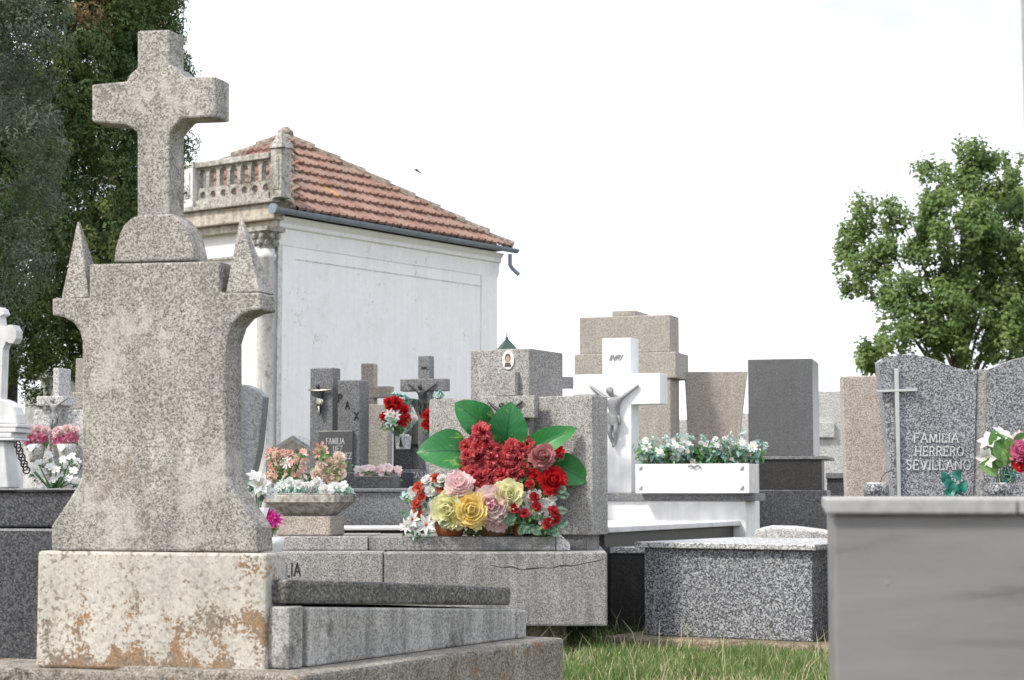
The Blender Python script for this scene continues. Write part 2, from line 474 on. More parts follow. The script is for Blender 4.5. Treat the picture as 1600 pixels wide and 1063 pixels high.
M['wicker'] = plain('tan_wicker', (0.36, 0.23, 0.12), 0.85, 0.15, 0, 0.35, 60)
M['white_pot'] = plain('white_glazed_pot', (0.72, 0.72, 0.72), 0.4, 0.4, 0, 0.08, 20)
M['cellophane'] = None
M['iron'] = plain('rusty_iron', (0.05, 0.04, 0.035), 0.7, 0.3, 0.5, 0.3, 40)
M['soil'] = plain('dark_soil', (0.035, 0.027, 0.02), 0.95, 0.1, 0, 0.3, 40)
M['bark'] = stone('bark', (0.05, 0.042, 0.034), (0.10, 0.085, 0.07), (0.16, 0.14, 0.12), 30, 0.95, 0.1, 0.25)
M['bird'] = plain('dark_feathers', (0.06, 0.055, 0.05), 0.8, 0.2)
# foliage and petals
M['cypress_a'] = leafy('cypress_green', [(0.054, 0.102, 0.036), (0.09, 0.15, 0.048), (0.12, 0.18, 0.06), (0.072, 0.126, 0.0504)], 0.7, 0.3)
M['cypress_b'] = leafy('cypress_yellow_green', [(0.115, 0.1667, 0.046), (0.161, 0.1955, 0.0575), (0.0978, 0.1437, 0.0414)], 0.7, 0.3)
M['cypress_c'] = leafy('cypress_brown', [(0.26, 0.16, 0.075), (0.18, 0.14, 0.06), (0.32, 0.21, 0.11)], 0.8, 0.15)
M['cypress_haze'] = leafy('haze_grey_foliage', [(0.0935, 0.1265, 0.0825), (0.1155, 0.154, 0.099), (0.143, 0.176, 0.121), (0.0935, 0.121, 0.088)], 0.75, 0.15)  # grey of the blurred haze put into the leaf colour
M['elm_a'] = leafy('elm_green', [(0.078, 0.138, 0.036), (0.12, 0.198, 0.0504), (0.15, 0.228, 0.06), (0.096, 0.162, 0.048)], 0.5, 0.45)
M['elm_b'] = leafy('elm_light_green', [(0.1265, 0.2127, 0.0517), (0.1725, 0.2415, 0.0633), (0.115, 0.1898, 0.0517)], 0.5, 0.4)
M['grass_a'] = leafy('grass_green', [(0.10, 0.18, 0.045), (0.14, 0.225, 0.06), (0.19, 0.26, 0.085), (0.12, 0.20, 0.055)], 0.6, 0.4)
M['grass_b'] = leafy('grass_dry', [(0.40, 0.35, 0.20), (0.46, 0.42, 0.27), (0.30, 0.28, 0.14)], 0.7, 0.25)
M['mint'] = leafy('mint_silk_leaves', [(0.30, 0.48, 0.44), (0.42, 0.58, 0.55), (0.20, 0.38, 0.28), (0.55, 0.68, 0.65)], 0.6, 0.25)
M['silk_green'] = leafy('silk_green_leaves', [(0.07, 0.17, 0.045), (0.11, 0.25, 0.065), (0.18, 0.29, 0.10)], 0.5, 0.2)
M['fern'] = leafy('pale_fern', [(0.10, 0.20, 0.13), (0.20, 0.32, 0.24), (0.06, 0.13, 0.07)], 0.55, 0.2)
M['teal'] = leafy('teal_plastic_leaf', [(0.02, 0.15, 0.12), (0.03, 0.20, 0.16)], 0.4, 0.15)
M['p_red'] = leafy('red_carnation_petals', [(0.46, 0.02, 0.03), (0.54, 0.04, 0.05), (0.38, 0.012, 0.022), (0.52, 0.06, 0.07)], 0.6, 0.42)
M['p_red_tip'] = leafy('pink_red_petal_tips', [(0.66, 0.13, 0.14), (0.58, 0.07, 0.08), (0.74, 0.26, 0.27)], 0.6, 0.42)
M['p_deep'] = leafy('deep_red_petals', [(0.52, 0.012, 0.02), (0.62, 0.03, 0.035), (0.42, 0.008, 0.015)], 0.5, 0.42)
M['p_dusty'] = leafy('dusty_rose_petals', [(0.46, 0.19, 0.20), (0.56, 0.28, 0.28), (0.38, 0.12, 0.13)], 0.6, 0.42)
M['p_coral'] = leafy('coral_petals', [(0.70, 0.15, 0.08), (0.62, 0.08, 0.06), (0.75, 0.25, 0.16)], 0.6, 0.42)
M['p_white'] = leafy('white_petals', [(0.80, 0.79, 0.77), (0.84, 0.84, 0.83), (0.79, 0.77, 0.74)], 0.6, 0.42)
M['p_cream'] = leafy('pale_green_yellow_petals', [(0.80, 0.78, 0.44), (0.84, 0.83, 0.56), (0.78, 0.78, 0.46)], 0.6, 0.42)
M['p_yellow'] = leafy('yellow_petals', [(0.84, 0.68, 0.24), (0.86, 0.76, 0.38), (0.82, 0.60, 0.18)], 0.6, 0.42)
M['p_pink'] = leafy('pale_pink_petals', [(0.84, 0.62, 0.63), (0.86, 0.74, 0.73), (0.82, 0.54, 0.57), (0.86, 0.80, 0.76)], 0.6, 0.42)
M['p_hot'] = leafy('bright_pink_petals', [(0.72, 0.20, 0.38), (0.78, 0.34, 0.50), (0.60, 0.10, 0.26)], 0.6, 0.42)
M['p_magenta'] = leafy('magenta_petals', [(0.50, 0.02, 0.22), (0.62, 0.05, 0.32)], 0.6, 0.42)
M['p_peach'] = leafy('peach_petals', [(0.86, 0.74, 0.64), (0.88, 0.80, 0.73), (0.85, 0.66, 0.55)], 0.6, 0.42)
M['p_salmon'] = leafy('salmon_petals', [(0.66, 0.36, 0.30), (0.72, 0.47, 0.40), (0.58, 0.27, 0.20)], 0.6, 0.42)
def big_leaf_mat():
    m, nt, b = new_mat('glossy_variegated_leaf', 0.42, 0.35)
    at = nt.nodes.new('ShaderNodeUVMap')
    sp = nt.nodes.new('ShaderNodeSeparateXYZ'); nt.links.new(at.outputs['UV'], sp.inputs[0])
    au = mth(nt, 'ABSOLUTE', mth(nt, 'SUBTRACT', sp.outputs['X'], 0.5))
    s = mth(nt, 'SUBTRACT', sp.outputs['Y'], mth(nt, 'MULTIPLY', au, 0.8))     # side veins run forward
    w = mth(nt, 'ABSOLUTE', mth(nt, 'SUBTRACT', mth(nt, 'FRACT', mth(nt, 'MULTIPLY', s, 8.0)), 0.5))
    vein = ramp(nt, w, [(0.0, 1.0), (0.10, 0.0)])
    mid = ramp(nt, au, [(0.0, 1.0), (0.03, 0.0)])
    n = noise(nt, coords(nt, (3.2, 1.1, 3)), 2.0, 5, 0.65, 0.6)
    oi = nt.nodes.new('ShaderNodeObjectInfo')
    g = ramp(nt, oi.outputs['Random'], [(0.0, (0.015, 0.125, 0.038)), (0.5, (0.02, 0.155, 0.03)), (1.0, (0.03, 0.135, 0.055))])
    col = mixc(nt, ramp(nt, n, [(0.57, 0.0), (0.68, 0.85)]), g, (0.20, 0.36, 0.07))
    col = mixc(nt, mth(nt, 'MULTIPLY', vein, 0.6), col, (0.006, 0.055, 0.014))
    col = mixc(nt, mid, col, (0.008, 0.05, 0.015))
    nt.links.new(col, b.inputs['Base Color'])
    return m
M['big_leaf'] = big_leaf_mat()
def cello():
    m, nt, b = new_mat('clear_wrapping_film', 0.12, 0.5)
    b.inputs['Base Color'].default_value = (0.85, 0.88, 0.9, 1)
    b.inputs['Alpha'].default_value = 0.28
    nz = noise(nt, coords(nt), 25, 3); bump(nt, b, nz, 0.6, 0.02)
    return m
M['cellophane'] = cello()

# ================================================================== ground
def ground_mat():
    m, nt, b = new_mat('dry_earth_and_turf', 0.95, 0.1)
    v = coords(nt)
    n = noise(nt, v, 1.3, 8, 0.65)
    col = ramp(nt, n, [(0.3, (0.16, 0.125, 0.08)), (0.5, (0.14, 0.13, 0.065)), (0.7, (0.08, 0.095, 0.035))])
    n2 = noise(nt, v, 40, 4, 0.7)
    col = mixc(nt, 1.0, col, ramp(nt, n2, [(0.3, 0.6), (0.7, 1.2)]), 'MULTIPLY')
    nt.links.new(col, b.inputs['Base Color'])
    bump(nt, b, n2, 0.6, 0.03)
    return m
g = MB()
gx = [-900, -60, -12, -4, 0, 4, 12, 60, 900]; gy = [-300, -20, 0, 8, 14, 20, 40, 150, 1600]
g.add([(x, y, 0) for y in gy for x in gx], [(j * 9 + i, j * 9 + i + 1, j * 9 + i + 10, j * 9 + i + 9) for j in range(8) for i in range(8)])
tag(g.build('ground', ground_mat()), 'dry turf and earth of the cemetery floor', 'ground', kind='structure')

# ================================================================== lettering
GLY = {
 'A': (.74, [[(0, 0), (.37, 1), (.74, 0)], [(.14, .36), (.60, .36)]]),
 'C': (.68, [[(.66, .8), (.55, .95), (.36, 1), (.14, .88), (.02, .62), (.02, .38), (.14, .12), (.36, 0), (.55, .05), (.66, .2)]]),
 'E': (.56, [[(.05, 0), (.05, 1)], [(.05, 1), (.54, 1)], [(.05, .52), (.44, .52)], [(.05, 0), (.56, 0)]]),
 'F': (.54, [[(.05, 0), (.05, 1)], [(.05, 1), (.54, 1)], [(.05, .52), (.44, .52)]]),
 'G': (.70, [[(.66, .8), (.55, .95), (.36, 1), (.14, .88), (.02, .62), (.02, .38), (.14, .12), (.36, 0), (.6, .06), (.66, .2), (.66, .44)], [(.42, .44), (.7, .44)]]),
 'H': (.70, [[(.05, 0), (.05, 1)], [(.65, 0), (.65, 1)], [(.05, .5), (.65, .5)]]),
 'I': (.10, [[(.05, 0), (.05, 1)]]),
 'L': (.54, [[(.05, 0), (.05, 1)], [(.05, 0), (.54, 0)]]),
 'M': (.86, [[(.05, 0), (.08, 1)], [(.08, 1), (.43, .1), (.78, 1)], [(.78, 1), (.81, 0)]]),
 'N': (.70, [[(.05, 0), (.05, 1)], [(.05, 1), (.65, 0)], [(.65, 0), (.65, 1)]]),
 'O': (.76, [[(.38, 1), (.15, .9), (.02, .65), (.02, .35), (.15, .1), (.38, 0), (.61, .1), (.74, .35), (.74, .65), (.61, .9), (.38, 1)]]),
 'P': (.56, [[(.05, 0), (.05, 1)], [(.05, 1), (.36, 1), (.52, .9), (.55, .74), (.5, .58), (.36, .48), (.05, .48)]]),
 'R': (.64, [[(.05, 0), (.05, 1)], [(.05, 1), (.36, 1), (.52, .9), (.55, .74), (.5, .6), (.36, .5), (.05, .5)], [(.32, .5), (.62, 0)]]),
 'S': (.54, [[(.5, .82), (.4, .96), (.25, 1), (.08, .92), (.04, .75), (.13, .6), (.4, .45), (.5, .28), (.46, .1), (.3, 0), (.13, .03), (.03, .2)]]),
 'T': (.64, [[(.32, 0), (.32, 1)], [(0, 1), (.64, 1)]]),
 'U': (.68, [[(.05, 1), (.05, .3), (.14, .07), (.34, 0), (.54, .07), (.63, .3), (.63, 1)]]),
 'V': (.72, [[(0, 1), (.36, 0), (.72, 1)]]),
 'X': (.68, [[(0, 0), (.68, 1)], [(0, 1), (.68, 0)]]),
 'Z': (.60, [[(0, 1), (.6, 1), (0, 0), (.6, 0)]]),
 'Ñ': (.70, [[(.05, 0), (.05, 1)], [(.05, 1), (.65, 0)], [(.65, 0), (.65, 1)], [(.15, 1.16), (.3, 1.24), (.42, 1.16), (.56, 1.24)]]),
}
def stroke(mb, p, q, w, y0, y1):
    d = Vector((q[0] - p[0], q[1] - p[1])); L = d.length
    if L < 1e-6: return
    d /= L; n = Vector((-d.y, d.x)) * w / 2; e = d * w * 0.42
    a, b = Vector(p) - e, Vector(q) + e
    mb.prism([tuple(a - n), tuple(b - n), tuple(b + n), tuple(a + n)], y0, y1)
def letters(text, parent, mat, x0, x1, z0, h, y0, depth=0.006, weight=0.11, serif=True, slant=0.0, name='letter'):
    adv = []
    for ch in text:
        adv.append(.4 if ch == ' ' else GLY[ch][0])
    gap = .24
    k = (x1 - x0) / (sum(adv) + gap * (len(text) - 1))
    x = x0
    for ch, w in zip(text, adv):
        if ch != ' ':
            mb = MB()
            T = lambda p: (x + p[0] * k + p[1] * h * slant, z0 + p[1] * h)
            for j, pl in enumerate(GLY[ch][1]):
                e = 0.0006 * j
                for i in range(len(pl) - 1):
                    stroke(mb, T(pl[i]), T(pl[i + 1]), weight * h, y0 - depth - e - 0.0002 * (i % 3), y0 + 0.001)
                if serif and ch not in 'COSG':
                    for q, r_ in ((pl[0], pl[1]), (pl[-1], pl[-2])):
                        if abs(q[1] - r_[1]) > .4 and (q[1] < .02 or q[1] > .98):
                            stroke(mb, T((q[0] - .09, q[1])), T((q[0] + .09, q[1])), weight * h * .55, y0 - depth - 0.003, y0 + 0.001)
                        elif abs(q[1] - r_[1]) < .02 and ch in 'EFLTZ' and abs(q[0]) > .3:
                            s_ = -1 if q[1] > .8 else 1
                            stroke(mb, T((q[0], q[1])), T((q[0], q[1] + s_ * .15)), weight * h * .55, y0 - depth - 0.003, y0 + 0.001)
            mb.build(name, mat, parent)
        x += (w + gap) * k

# ================================================================== crucified figure (one continuous body, built once)
def make_figure(rise=1.0):
    J = {  # name: (x, y, z, radius)   y towards the viewer is negative ; height about 1
        'pelvis': (0.0, -.06, .50, .078), 'belly': (.012, -.07, .59, .070), 'chest': (.0, -.075, .71, .098), 'neckb': (-.005, -.085, .80, .045),
        'neck': (-.015, -.10, .835, .036), 'head': (-.035, -.125, .885, .070), 'crown': (-.042, -.125, .945, .058),
        'shl': (-.105, -.065, .775, .055), 'ell': (-.235, -.05, .865, .040), 'wrl': (-.355, -.03, .955, .029), 'hal': (-.40, -.028, .985, .030), 'fil': (-.425, -.03, 1.01, .012),
        'shr': (.105, -.065, .775, .055), 'elr': (.235, -.05, .865, .040), 'wrr': (.355, -.03, .955, .029), 'har': (.40, -.028, .985, .030), 'fir': (.425, -.03, 1.01, .012),
        'hipl': (-.05, -.06, .45, .066), 'knl': (-.052, -.125, .25, .046), 'cal': (-.042, -.085, .16, .042), 'anl': (-.008, -.05, .055, .034), 'tol': (-.005, -.085, -.005, .024),
        'hipr': (.05, -.06, .45, .066), 'knr': (.058, -.13, .255, .046), 'car': (.045, -.085, .165, .042), 'anr': (.014, -.06, .06, .034), 'tor': (.008, -.10, .004, .022)}
    E = [('pelvis', 'belly'), ('belly', 'chest'), ('chest', 'neckb'), ('neckb', 'neck'), ('neck', 'head'), ('head', 'crown'),
         ('chest', 'shl'), ('shl', 'ell'), ('ell', 'wrl'), ('wrl', 'hal'), ('hal', 'fil'), ('chest', 'shr'), ('shr', 'elr'), ('elr', 'wrr'), ('wrr', 'har'), ('har', 'fir'),
         ('pelvis', 'hipl'), ('hipl', 'knl'), ('knl', 'cal'), ('cal', 'anl'), ('anl', 'tol'), ('pelvis', 'hipr'), ('hipr', 'knr'), ('knr', 'car'), ('car', 'anr'), ('anr', 'tor')]
    for k_ in ('ell', 'wrl', 'hal', 'fil', 'elr', 'wrr', 'har', 'fir'):
        q_ = J[k_]; J[k_] = (q_[0], q_[1], .775 + (q_[2] - .775) * rise, q_[3])
    names = list(J)
    S = 4.0
    me = bpy.data.meshes.new('figure_skeleton')
    me.from_pydata([tuple(c * S for c in J[n][:3]) for n in names], [(names.index(a), names.index(b)) for a, b in E], [])
    o = bpy.data.objects.new('figure_skeleton', me); COL.objects.link(o)
    sk = o.modifiers.new('skin', 'SKIN')
    for i, n in enumerate(names):
        r_ = J[n][3] * S
        me.skin_vertices[0].data[i].radius = (r_, r_ * .85)
        me.skin_vertices[0].data[i].use_root = (n == 'pelvis')
    sb = o.modifiers.new('sub', 'SUBSURF'); sb.levels = 2; sb.render_levels = 2
    dg = bpy.context.evaluated_depsgraph_get()
    ev = o.evaluated_get(dg)
    res = bpy.data.meshes.new_from_object(ev)
    bpy.data.objects.remove(o)
    res.transform(Matrix.Scale(1 / S, 4))
    res.polygons.foreach_set('use_smooth', [True] * len(res.polygons))
    return res
FIG = make_figure()
FIG_LOW = make_figure(.22)
def cloth_mesh(mat):
    mb = MB()
    prof = [(.088, .54), (.096, .51), (.102, .46), (.104, .40), (.098, .35)]
    v, f = [], []
    seg = 18
    for r_, z in prof:
        for k in range(seg):
            t = 2 * math.pi * k / seg
            rr = r_ * (1 + .07 * math.sin(7 * t + z * 30))
            v.append((rr * 1.12 * math.cos(t), -.068 + rr * .85 * math.sin(t), z + .02 * math.sin(t * 2)))
    for i in range(len(prof) - 1):
        for k in range(seg):
            f.append((i * seg + k, i * seg + (k + 1) % seg, (i + 1) * seg + (k + 1) % seg, (i + 1) * seg + k))
    mb.add(v, f)
    mb.tube([(.09, -.10, .52), (.12, -.12, .47), (.125, -.11, .40), (.12, -.10, .36)], [.02, .028, .03, .012], 8)
    me = mb.mesh('loincloth', mat)
    me.polygons.foreach_set('use_smooth', [True] * len(me.polygons))
    return me
def figure(parent, x, y, z, h, mat, tilt=0.0, cloth=None, label=None, src=None):
    me = (src or FIG).copy(); me.materials.clear(); me.materials.append(mat)
    o = bpy.data.objects.new('crucified_figure', me); COL.objects.link(o)
    o.parent = parent
    o.location = (x, y, z); o.scale = (h, h, h); o.rotation_euler = (0, tilt, 0)
    c = bpy.data.objects.new('loincloth', cloth_mesh(cloth or mat)); COL.objects.link(c)
    c.parent = o
    hm = MB()      # hair
    hm.lathe([(.02, -.045), (.058, -.02), (.064, .02), (.05, .055), (.015, .072)], seg=12)
    hair = hm.build('hair', mat, o, smooth=True)
    hair.location = (-.045, -.108, .905); hair.rotation_euler = (R(18), R(-8), 0)
    if label: o['label'] = label
    return o

# ================================================================== flowers
def petal(mb, th, L, W, phi, curl, cup=0.0, ruf=0.0, pointed=False, r0=0.0, z0=0.0, nu=4, nv=4, mi=0, rs=None, tip=None):
    v = []
    rr, zz = r0, z0
    ph = phi
    rows = []
    for j in range(nv + 1):
        t = j / nv
        if j:
            ph = phi + curl * t
            rr += math.sin(ph) * L / nv; zz += math.cos(ph) * L / nv
        w = W * (math.sin(math.pi * min(1, .06 + .94 * t ** .85)) if pointed else (t ** .55) * (1 - .45 * t ** 5) + .08)
        rows.append((rr, zz, w, ph))
    for j, (r_, z_, w, ph_) in enumerate(rows):
        for i in range(nu + 1):
            u = i / nu * 2 - 1
            k = ruf * (rs.uniform(-1, 1) if rs else math.sin(9 * u)) * (j / nv)
            off = cup * u * u * w
            x = r_ - math.cos(ph_) * off + k * math.sin(ph_)
            z = z_ + math.sin(ph_) * off + k
            y = u * w / 2
            v.append((x * math.cos(th) - y * math.sin(th), x * math.sin(th) + y * math.cos(th), z))
    for j in range(nv):
        f = [(j * (nu + 1) + i, j * (nu + 1) + i + 1, (j + 1) * (nu + 1) + i + 1, (j + 1) * (nu + 1) + i) for i in range(nu)]
        if j == 0: mb.add(v, f, mi); b0 = len(mb.v) - len(v)
        else:
            mb.f += [tuple(b0 + q for q in g_) for g_ in f]; mb.m += [tip if (tip is not None and j == nv - 1) else mi] * len(f)

def rose_mesh(name, mat, seed=0, rings=None, mat2=None):
    """open rose of diameter about 1, its axis along +z, its base at 0"""
    rs = random.Random(seed); mb = MB()
    rings = rings or [(3, .22, .16, R(10), R(-30), .02, .20), (4, .28, .24, R(24), R(-50), .03, .16), (5, .34, .32, R(38), R(-60), .05, .12), (6, .36, .36, R(56), R(-50), .07, .10),
                      (8, .39, .38, R(68), R(-44), .09, .08), (9, .42, .40, R(78), R(-36), .10, .055), (9, .43, .42, R(86), R(-24), .11, .03), (9, .42, .42, R(96), R(-14), .12, .015)]
    for q, (n, L, W, ph, cu, r0, z0) in enumerate(rings):
        a0 = rs.uniform(0, 6.28)
        for k in range(n):
            petal(mb, a0 + 2 * math.pi * k / n + rs.uniform(-.12, .12), L * rs.uniform(.84, 1.12), W * rs.uniform(.85, 1.2), ph + rs.uniform(-.14, .14), cu + rs.uniform(-.15, .15),
                  0.30 - q * .045, .018 + .005 * q, r0=r0, z0=z0, nu=4, nv=5, rs=rs, mi=0 if (mat2 is None or q > 1) else 1)
    me = mb.mesh(name, [mat, mat2] if mat2 else mat, recalc=False)
    me.polygons.foreach_set('use_smooth', [True] * len(me.polygons))
    return me
def bud_mesh(name, mat, seed=0):
    return rose_mesh(name, mat, seed, [(3, .55, .40, R(-6), R(16), .03, .06), (4, .60, .55, R(4), R(34), .08, .03), (5, .58, .62, R(16), R(62), .12, 0)])
def carnation_mesh(name, mat, seed=0):
    rs = random.Random(seed); mb = MB()
    for q in range(7):
        n = 5 + q * 2
        ph = R(4 + q * 15)
        for k in range(n):
            petal(mb, rs.uniform(0, 6.28), .46 * rs.uniform(.85, 1.1), .26, ph + rs.uniform(-.1, .1), R(18), .1, .05, nu=4, nv=3, rs=rs, r0=.02, tip=1)
    me = mb.mesh(name, [mat, M['p_red_tip']], recalc=False)
    return me
def star_mesh(name, mat, centre, n=6, L=.5, W=.20, phi=62, curl=30, seed=0, pointed=True):
    rs = random.Random(seed); mb = MB()
    for k in range(n):
        petal(mb, 2 * math.pi * k / n + rs.uniform(-.08, .08), L, W, R(phi), R(curl), .25, .005, pointed, nu=2, nv=4, rs=rs, r0=.02)
    mb.lathe([(.06, .0), (.075, .06), (.05, .11), (.01, .13)], seg=8, mi=1)
    me = mb.mesh(name, [mat, centre], recalc=False)
    me.polygons.foreach_set('use_smooth', [True] * len(me.polygons))
    return me
FL = {}
FL['carn'] = [carnation_mesh('carnation_head', M['p_red'], s) for s in range(3)]
FL['rose_cream'] = rose_mesh('rose_head', M['p_cream'], 3)
FL['rose_yellow'] = rose_mesh('rose_head', M['p_yellow'], 5)
FL['rose_pink'] = rose_mesh('rose_head', M['p_pink'], 8, None, M['p_hot'])
FL['rose_deep'] = rose_mesh('rose_head', M['p_deep'], 11)
FL['rose_dusty'] = rose_mesh('rose_head', M['p_dusty'], 13)
FL['rose_peach'] = rose_mesh('rose_head', M['p_peach'], 17)
FL['rose_hot'] = rose_mesh('rose_head', M['p_hot'], 19)
FL['rose_white'] = rose_mesh('rose_head', M['p_white'], 23)
FL['rose_palepink'] = rose_mesh('rose_head', M['p_pink'], 29)
FL['bud_red'] = bud_mesh('rosebud', M['p_deep'], 31)
FL['bud_coral'] = bud_mesh('rosebud', M['p_coral'], 37)
FL['bud_white'] = bud_mesh('rosebud', M['p_white'], 41)
FL['bud_dusty'] = bud_mesh('rosebud', M['p_red'], 43)
FL['lily_white'] = star_mesh('lily_head', M['p_white'], M['p_coral'], 7, .55, .22, 66, 22, 2)
FL['lily_broad'] = star_mesh('lily_head', M['p_white'], M['p_cream'], 6, .55, .36, 34, 44, 3)
FL['blossom'] = star_mesh('blossom_head', M['p_white'], M['p_cream'], 5, .48, .46, 58, 40, 4, False)
FL['daisy'] = star_mesh('daisy_head', M['p_white'], M['p_cream'], 10, .48, .16, 70, 25, 6, False)
FL['daisy_white'] = star_mesh('daisy_head', M['p_white'], M['p_yellow'], 8, .48, .26, 60, 40, 7, False)
FL['daisy_cream'] = star_mesh('daisy_head', M['p_cream'], M['silk_green'], 8, .48, .26, 60, 40, 7, False)
FL['salmon'] = star_mesh('blossom_head', M['p_salmon'], M['p_coral'], 6, .5, .28, 50, 40, 8, False)
FL['pinkish'] = star_mesh('blossom_head', M['p_pink'], M['p_white'], 6, .5, .40, 45, 40, 9, False)
FL['magenta'] = star_mesh('blossom_head', M['p_magenta'], M['p_hot'], 9, .6, .2, 35, 30, 10)

def big_leaf_mesh(bend=0.25, fold=0.25, seed=0):
    """broad pointed leaf of length 1 along +y, facing +z"""
    nu, nv = 8, 12
    rs = random.Random(seed)
    v, uv = [], []
    for j in range(nv + 1):
        t = j / nv
        w = .46 * (math.sin(math.pi * t ** .78) ** .58) * (1 - .15 * t) if 0 < t < 1 else 0.004
        for i in range(nu + 1):
            u = i / nu * 2 - 1
            v.append((u * w, t, fold * abs(u) * w - bend * (t - .35) ** 2 + .018 * math.sin(t * 26 - abs(u) * 4) * abs(u) + .035 * u * math.sin(t * 5 + seed)))
            uv.append((i / nu, t))
    f = [(j * (nu + 1) + i, j * (nu + 1) + i + 1, (j + 1) * (nu + 1) + i + 1, (j + 1) * (nu + 1) + i) for j in range(nv) for i in range(nu)]
    me = bpy.data.meshes.new('broad_leaf')
    me.from_pydata(v, [], f)
    ul = me.uv_layers.new(name='UVMap')
    for lp in me.loops:
        ul.data[lp.index].uv = uv[lp.vertex_index]
    me.materials.append(M['big_leaf'])
    me.polygons.foreach_set('use_smooth', [True] * len(me.polygons))
    return me

# ---- loose cards of foliage as one mesh, made with numpy
def cards(name, centres, normals, length, width, mats, mat_idx, parent, seed=0, droop=0.0, upness=0.0, fold=True):
    rs = np.random.RandomState(seed)
    n = len(centres)
    C = np.asarray(centres); N = np.asarray(normals)
    N = N / (np.linalg.norm(N, axis=1, keepdims=True) + 1e-9)
    D = rs.normal(size=(n, 3)); D[:, 2] += upness
    D -= N * (D * N).sum(1, keepdims=True) * .7
    D /= np.linalg.norm(D, axis=1, keepdims=True) + 1e-9
    S = np.cross(D, N); S /= np.linalg.norm(S, axis=1, keepdims=True) + 1e-9
    U = np.cross(S, D)
    L = (length * rs.uniform(.6, 1.3, size=(n, 1))); W = (width * rs.uniform(.7, 1.25, size=(n, 1)))
    a = C - D * L * .5
    b = C + S * W * .5 + U * W * .22
    c = C + D * L * .5
    c[:, 2] -= droop * L[:, 0]
    d = C - S * W * .5 + U * W * .22
    V = np.stack([a, b, c, d], axis=1).reshape(-1, 3)
    me = bpy.data.meshes.new(name)
    me.vertices.add(4 * n); me.vertices.foreach_set('co', V.astype(np.float32).ravel())
    idx = np.arange(4 * n).reshape(n, 4)
    tri = np.stack([idx[:, [0, 1, 2]], idx[:, [0, 2, 3]]], axis=1).reshape(-1)
    me.loops.add(6 * n); me.loops.foreach_set('vertex_index', tri.astype(np.int32))
    me.polygons.add(2 * n)
    me.polygons.foreach_set('loop_start', np.arange(0, 6 * n, 3, dtype=np.int32))
    for m in mats: me.materials.append(m)
    me.polygons.foreach_set('material_index', np.repeat(np.asarray(mat_idx, dtype=np.int32), 2))
    me.update(calc_edges=True)
    return put(name, me, parent)

def little_foliage(parent, pts, r_, n, mats, size=.05, seed=0, name='foliage', up=.8):
    """loose leaves round a list of local points"""
    rs = np.random.RandomState(seed)
    pts = np.asarray(pts)
    k = rs.randint(0, len(pts), n)
    off = rs.normal(size=(n, 3)); off /= np.linalg.norm(off, axis=1, keepdims=True)
    off *= (r_ * rs.uniform(.2, 1, size=(n, 1)))
    o = cards(name, pts[k] + off, off + np.array([0, -.3, .3]) * r_, size, size * .5, mats, rs.randint(0, len(mats), n), parent, seed + 1, 0.1, up)
    o['kind'] = 'stuff'
    return o

